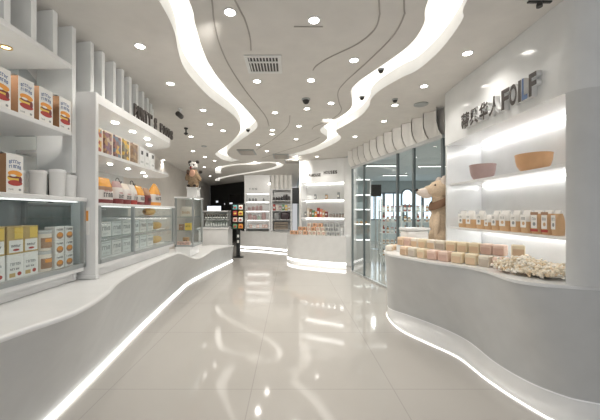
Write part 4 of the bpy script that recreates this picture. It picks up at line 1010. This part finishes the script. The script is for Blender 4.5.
m = MB(); m.bx(2.245, 2.275, 2.12, 3.5, ZN - .03, ZN - .002, NLED); nl = m.build('light_strip', NICHE)
for z, lb, bk in ((1.735, 'upper white lit shelf of the right wall niche, holding two bowls', 1), (1.225, 'lower white lit shelf of the right wall niche, holding kraft bags', 0)):
    t = thing('niche_shelf', lb, 'shelf')
    m = MB(); m.bx(1.90, 2.28, 2.06, 3.565, z - .022, z, W, .003); m.build('board', t)
    m = MB(); m.bx(2.25, 2.278, 2.1, 3.5, z - .04, z - .0225, NLED); m.build('light_strip', t)
# wall sign
t = thing('shop_sign', 'dark raised shop sign of Chinese characters and FOILF on right wall', 'sign', (1.836, 0, 2.26))
def y_at(px): return 1.836 * 300 / (px - 290)
BLUEF = mat('blue_edge', (.10, .16, .30), .4)
def xw(y): return min(pth, key=lambda p: abs(p.y - y) + (9 if p.y < 1.9 else 0)).x
for ch, p0, p1, h, dz in (('蒂', 464, 472.3, .165, 0), ('興', 473, 481.5, .165, 0), ('华', 482.5, 491.5, .165, 0), ('人', 492.5, 503.5, .165, 0), ('F', 505.5, 513.5, .17, 0), ('O', 514, 521.5, .17, 0), ('I', 523, 526, .17, 0), ('L', 527, 533, .17, 0), ('F', 534.5, 542.5, .17, 0)):
    ya, yb = y_at(p0), y_at(p1)
    M = Matrix.Translation((xw((ya + yb) / 2) - 1.836 - .022, ya, dz)) @ Matrix.Rotation(-PI / 2, 4, 'Z') @ Matrix.Rotation(PI / 2, 4, 'X')
    text_mesh(ch, .2, .04, SIGNF if ch != 'L' else BLUEF, mat('sign_white_side', (.85, .85, .84), .3), 'letter' if ch.isascii() else 'character', t, M, (ya - yb, h), .007 if ch.isascii() else .008)

# ------------------------------------------------------------------ right counter
RFl = [(1.98, 4.17), (1.70, 4.38), (1.45, 4.28), (1.33, 4.12), (1.285, 3.80), (1.32, 3.5), (1.46, 3.19), (1.61, 2.877), (1.635, 2.515), (1.68, 2.246), (1.77, 1.98), (1.95, 1.80), (2.3, 1.74), (2.68, 1.62)]
RFb = [(1.98, 4.13), (1.70, 4.29), (1.46, 4.16), (1.31, 4.02), (1.31, 3.85), (1.43, 3.66), (1.63, 3.28), (1.73, 2.93), (1.712, 2.5), (1.76, 2.22), (1.855, 2.06), (1.97, 1.98), (2.3, 1.87), (2.68, 1.75)]
RTe = [(1.98, 4.06), (1.70, 4.12), (1.42, 4.05), (1.25, 3.88), (1.15, 3.65), (1.14, 3.40), (1.25, 3.16), (1.38, 2.88), (1.56, 2.66), (1.615, 2.45), (1.60, 2.12), (1.81, 1.95), (2.2, 1.842), (2.68, 1.722)]
f_ = catmull([(x, y, .004) for x, y in RFl], 6); b_ = catmull([(x, y, .15) for x, y in RFb], 6); e_ = catmull([(x, y, .9) for x, y in RTe], 6)
ext = [Vector((2.2, 1.84, .9)), Vector((2.68, 1.72, .9))]
t = thing('display_counter', 'white wavy display counter curving along the right wall with lit plinth', 'counter')
m = MB(); rows = [[lerp(p, q, u) for p, q in zip(b_, e_)] for u in (0, .1, .3, .5, .7, .9, 1)]
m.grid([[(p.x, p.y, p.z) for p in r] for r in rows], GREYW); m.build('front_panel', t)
m = MB(); nF = len(f_)
def insetp(a, b, u): return lerp(a, b, u)
m.grid([[(p.x, p.y, .004) for p in f_], [(p.x, p.y, .018) for p in f_], [(lerp(p, q, .25).x, lerp(p, q, .25).y, .022) for p, q in zip(f_, b_)], [(lerp(p, q, .8).x, lerp(p, q, .8).y, .07) for p, q in zip(f_, b_)], [(q.x + .0, q.y, .15) for q in b_]], W); m.build('plinth', t)
m = MB(); m.grid([[(p.x - .008, p.y - .005, .001) for p in f_], [(p.x - .008, p.y - .005, .010) for p in f_], [(p.x + .003, p.y, .016) for p in f_]], mat('plinth_led', (1, .99, .96), .5, em=1.1)); m.build('light_strip', t)
m = MB(); m.grid([[(p.x - .006, p.y - .004, .143) for p in b_], [(p.x - .006, p.y - .004, .152) for p in b_]], mat('soft_edge_light', (.9, .9, .9), .5, em=.12)); m.build('edge_light', t)
m = MB(); top = [(p.x, p.y) for p in e_] + [(2.275, 2.05), (2.275, 4.1)]
rim = [(p.x - (.012 if p.x < 1.74 else 0), p.y - (.006 if p.x < 1.74 else -.002)) for p in e_]
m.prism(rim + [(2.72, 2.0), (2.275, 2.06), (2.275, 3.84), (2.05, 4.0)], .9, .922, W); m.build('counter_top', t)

# blocks on the counter
bc = [(CREAM, mat('soft_tan', (.74, .54, .36), .5), 'cream and tan'), (mat('pale_pink', (.80, .60, .50), .5), mat('soft_rose', (.66, .44, .36), .5), 'pink and rose'), (mat('pale_peach', (.82, .64, .47), .5), mat('soft_brown', (.58, .40, .26), .5), 'peach and brown'), (mat('pale_straw', (.82, .70, .50), .5), MATS['soft_tan'], 'straw and tan'), (mat('pale_olive', (.74, .68, .57), .5), mat('soft_grey', (.56, .48, .40), .5), 'grey-beige')]
BK = []
for i, (c1, c2, nm) in enumerate(bc):
    t = thing('cake_block', 'x', 'cake'); w = .094
    m = MB(); m.bx(-w / 2, w / 2, -.05, .05, 0, .098, c1, .012, 3); m.build('cake', t, 40)
    m = MB(); m.rect(-w * .40, w * .40, .006, .066, -.0508, c2); m.build('label', t)
    BK.append((Kind(t), nm))
def row(path, n, z, lbl, seed, sc=(1, 1, 1)):
    R = random.Random(seed); c = catmull(path, 10); L = [0]
    for a, b in zip(c, c[1:]): L.append(L[-1] + (b - a).length)
    for i in range(n):
        s = L[-1] * i / (n - 1); j = max(k for k in range(len(L)) if L[k] <= s + 1e-9); j = min(j, len(c) - 2)
        u = (s - L[j]) / (L[j + 1] - L[j]); p = c[j] + (c[j + 1] - c[j]) * u; d = c[j + 1] - c[j]
        ang = math.atan2(d.y, d.x) + (R.random() - .5) * .06
        K, nm = BK[R.randrange(5)]
        K.put((p.x, p.y, z), ang, '%s wrapped cake block, %s, %s' % (nm, lbl, fl(i, n)), 'wrapped cake blocks', sc)
row([(1.29, 3.34), (1.40, 3.10), (1.53, 2.89), (1.68, 2.70), (1.775, 2.52)], 9, .9225, 'front row on right counter', 5)
t = thing('display_riser', 'low white step behind the front row of cake blocks', 'riser')
rp = catmull([(1.33, 3.62), (1.47, 3.32), (1.62, 3.08), (1.83, 2.83), (1.93, 2.70)], 6); ra, rb = ribbon([(p.x, p.y) for p in rp], .12)
m = MB(); m.prism([(p.x, p.y) for p in ra] + [(p.x, p.y) for p in rb[::-1]], .9225, 1.005, W); m.build('step', t, 30)
row([(1.35, 3.58), (1.47, 3.32), (1.62, 3.08), (1.83, 2.83), (1.91, 2.725)], 11, 1.0055, 'raised back row on right counter', 9)
row([(1.225, 3.70), (1.30, 3.80), (1.40, 3.86)], 3, .9225, 'small, at far end of right counter', 2, (.8, .8, .65))
K, nm = BK[0]
K.put((1.93, 2.54, .9225), -.6, 'cream and tan wrapped cake block, lower one beside popcorn', 'wrapped cake blocks'); BK[2][0].put((2.03, 2.62, .9225), -.7, 'peach and brown wrapped cake block standing against niche back by popcorn', 'wrapped cake blocks', (1, 1, 1.1))
BK[3][0].put((1.93, 2.54, 1.0225), -.6, 'straw and tan wrapped cake block, stacked on another beside popcorn', 'wrapped cake blocks')
# cream drum behind
t = thing('cream_box', 'round-cornered cream tub with lid behind the cake blocks at counter end', 'tub', (1.55, 3.74, .9225), .1)
m = MB(); m.bx(-.15, .15, -.09, .09, 0, .25, PAPER, .04, 4); m.build('tub', t, 40); m = MB(); m.bx(-.16, .16, -.1, .1, .25, .285, W, .014, 2); m.build('lid', t, 40)
# popcorn heap
R = random.Random(12); bm = bmesh.new()
cols_m = [mat('popcorn_cream', (.86, .76, .60), .7, bump=.3, scale=60), mat('popcorn_white', (.90, .85, .76), .7, bump=.3, scale=60), mat('popcorn_tan', (.80, .64, .44), .7, bump=.3, scale=60)]
A_, B_ = Vector((1.73, 2.46)), Vector((1.90, 2.09))
n = 0
while n < 1500:
    u = R.random(); v = R.gauss(0, .5)
    if abs(v) > 1: continue
    cx = A_.lerp(B_, u); d = (B_ - A_).normalized(); nn = Vector((-d.y, d.x)); p = cx + nn * v * .17 + Vector((.05, .02))
    if p.x > 2.26 or p.y < 2.085 or p.x < 1.64: continue
    if any((p - Vector(q)).length < .10 for q in ((1.93, 2.54), (2.03, 2.62), (1.775, 2.52), (1.74, 2.60))): continue
    hmax = .085 * (1 - v * v) * (.6 + .4 * math.sin(PI * min(1, u + .2)))
    z = .957 + R.random() * max(.0, hmax)
    s = .0105 + R.random() * .007
    mi_ = R.choice([0, 0, 1, 1, 2])
    for q in range(2):
        r_ = bmesh.ops.create_icosphere(bm, subdivisions=1, radius=s * (1 - .25 * q)); o_ = Vector((R.gauss(0, .4), R.gauss(0, .4), R.gauss(0, .4))) * s * q * 1.6
        for vv in r_['verts']: vv.co = vv.co * (1 + R.uniform(-.15, .15)) + Vector((p.x, p.y, z)) + o_
        for f in {f for vv in r_['verts'] for f in vv.link_faces}: f.material_index = mi_; f.smooth = True
    n += 1
me = bpy.data.meshes.new('popcorn_heap'); bm.to_mesh(me); bm.free()
for q in cols_m: me.materials.append(q)
o = bpy.data.objects.new('popcorn_heap', me); COL.objects.link(o); tag(o, 'loose heap of cream popcorn on the near end of right counter', 'popcorn', kind='stuff')

# kraft bags on lower shelf
KB = mat('kraft_bag', (.66, .42, .23), .55, bump=.1, scale=50)
SILV = mat('clear_top', (.84, .82, .78), .25)
def kraft(i, w, h, full, label_dark):
    t = thing('kraft_bag', 'x', 'bag', group='kraft bags on the niche shelf')
    bag_mesh(w, .07, h, [(.5 if not full else .85, KB), (1, SILV)]).build('bag', t, 60)
    m = MB(); y = -.0385; m.rect(-w * .36, w * .30, h * .24, h * .80, y, PAPER); m.glyphs(-w * .25, w * .2, h * .58, h * .70, y - .0005, INKG, 3, i); m.ell(0, h * .42, w * .16, h * .08, y - .0005, TANP if i % 2 else INKG)
    if label_dark: m.rect(-w * .42, w * .42, h * .80, h * .92, y, BROWN); m.rect(-w * .4, w * .4, h * .1, h * .2, y, RED)
    m.poly([(-w * .5, y + .012, h * .86), (-w * .3, y + .004, h * .86), (-w * .5, y + .012, h * .95)], INKG)
    m.build('front_label', t); return t
pxs = [(458, 464.5), (465, 473), (476, 483), (484, 490), (491, 498), (498.5, 508), (510, 518.5), (520, 529), (530.5, 540), (541, 550), (551, 558)]
for i, (a_, b2) in enumerate(pxs):
    X = 1.955; ya, yb = X * 300 / (a_ - 290), X * 300 / (b2 - 290); w = min(.125, (ya - yb) * .96)
    hh = .188 if i not in (3,) else .145
    t = kraft(i, w, hh, i in (8, 9, 10), i in (8, 9))
    t.location = (X + .03, (ya + yb) / 2, 1.226); t.rotation_euler = (0, 0, -PI / 2)
    t['label'] = '%s on the lower niche shelf, %s' % (['kraft bag with clear top and pale label', 'full kraft bag with dark bands', 'plain full kraft bag'][0 if i < 8 else (1 if i < 10 else 2)], fl(i, len(pxs)))
# bowls
for (px_, wpx, h, c, lb) in ((482.5, 25, .155, mat('mauve_bowl', (.42, .30, .28), .5, bump=.15, scale=25), 'mauve-brown bowl, left one on upper niche shelf'), (533.5, 33, .14, mat('terracotta_bowl', (.72, .42, .22), .5, bump=.15, scale=25), 'orange-tan woven bowl, right one on upper niche shelf')):
    X = 2.04; Y = X * 300 / (px_ - 290); r = wpx * Y / 600 * .92
    t = thing('bowl', lb, 'bowl', (X, Y, 1.736))
    m = MB(); m.lathe([(r * .48, 0), (r * .70, h * .10), (r * .88, h * .36), (r * .97, h * .7), (r, h), (r * .94, h), (r * .84, h * .5), (r * .6, h * .15), (.001, h * .12)], n=28, m=c); m.build('bowl_body', t, 60)
    m = MB(); m.lathe([(r * .97, h * .99), (r * 1.02, h), (r * 1.02, h * 1.05), (r * .95, h * 1.05)], n=28, m=c); m.build('rim', t, 60)

# plush dog statue at counter end
FURD = mat('tan_plush', (.68, .53, .38), .85, bump=.4, scale=60, var=.12); FURL = mat('pale_plush', (.76, .66, .58), .85, bump=.4, scale=60)
t = thing('plush_bear', 'large tan plush bear looking left at far end of right counter', 'plush toy', (1.90, 3.80, .935), 0)
blob([((0, 0, .15), (.14, .12, .15), Z3), ((0, 0, .32), (.13, .11, .2), Z3), ((-.0, 0, .5), (.11, .10, .14), Z3), ((0, 0, .62), (.095, .09, .1), Z3),
      ((-.09, -.09, .30), (.04, .045, .17), (.1, .1, 0)), ((.10, -.07, .32), (.045, .045, .17), (.1, -.1, 0)), ((-.08, -.10, .05), (.06, .08, .045), Z3), ((.09, -.10, .05), (.06, .08, .045), Z3)], 'body', FURD, t, .014)
hd = blob([((-.01, 0, .745), (.135, .12, .12), (0, .2, 0)), ((-.12, 0, .735), (.09, .08, .07), (0, .1, 0)), ((.06, 0, .70), (.10, .10, .11), Z3)], 'head', FURD, t, .012)
blob([((-.205, 0, .715), (.095, .058, .055), (0, -.08, 0)), ((-.17, 0, .675), (.07, .05, .04), Z3)], 'muzzle', FURL, hd, .009)
blob([((-.295, 0, .745), (.018, .026, .018), Z3)], 'nose', FURB, hd, .005)
for s in (-1, 1):
    blob([((.02, s * .075, .86), (.045, .025, .065), (0, .2, 0)), ((.03, s * .08, .82), (.055, .028, .045), Z3)], 'ear', FURL, hd, .009)
    blob([((-.10, s * .082, .80), (.011, .009, .013), Z3)], 'eye', FURB, hd, .004)
m = MB(); rows = []
for zz, rr in ((.0, .145), (.03, .15), (.07, .145), (.10, .13)):
    rows.append([(.015 + rr * math.cos(2 * PI * i / 28), rr * .95 * math.sin(2 * PI * i / 28), .55 + zz + .07 * math.cos(2 * PI * i / 28)) for i in range(29)])
m.grid(rows, mat('brown_scarf', (.24, .14, .085), .9, bump=.4, scale=60)); m.build('scarf', t)
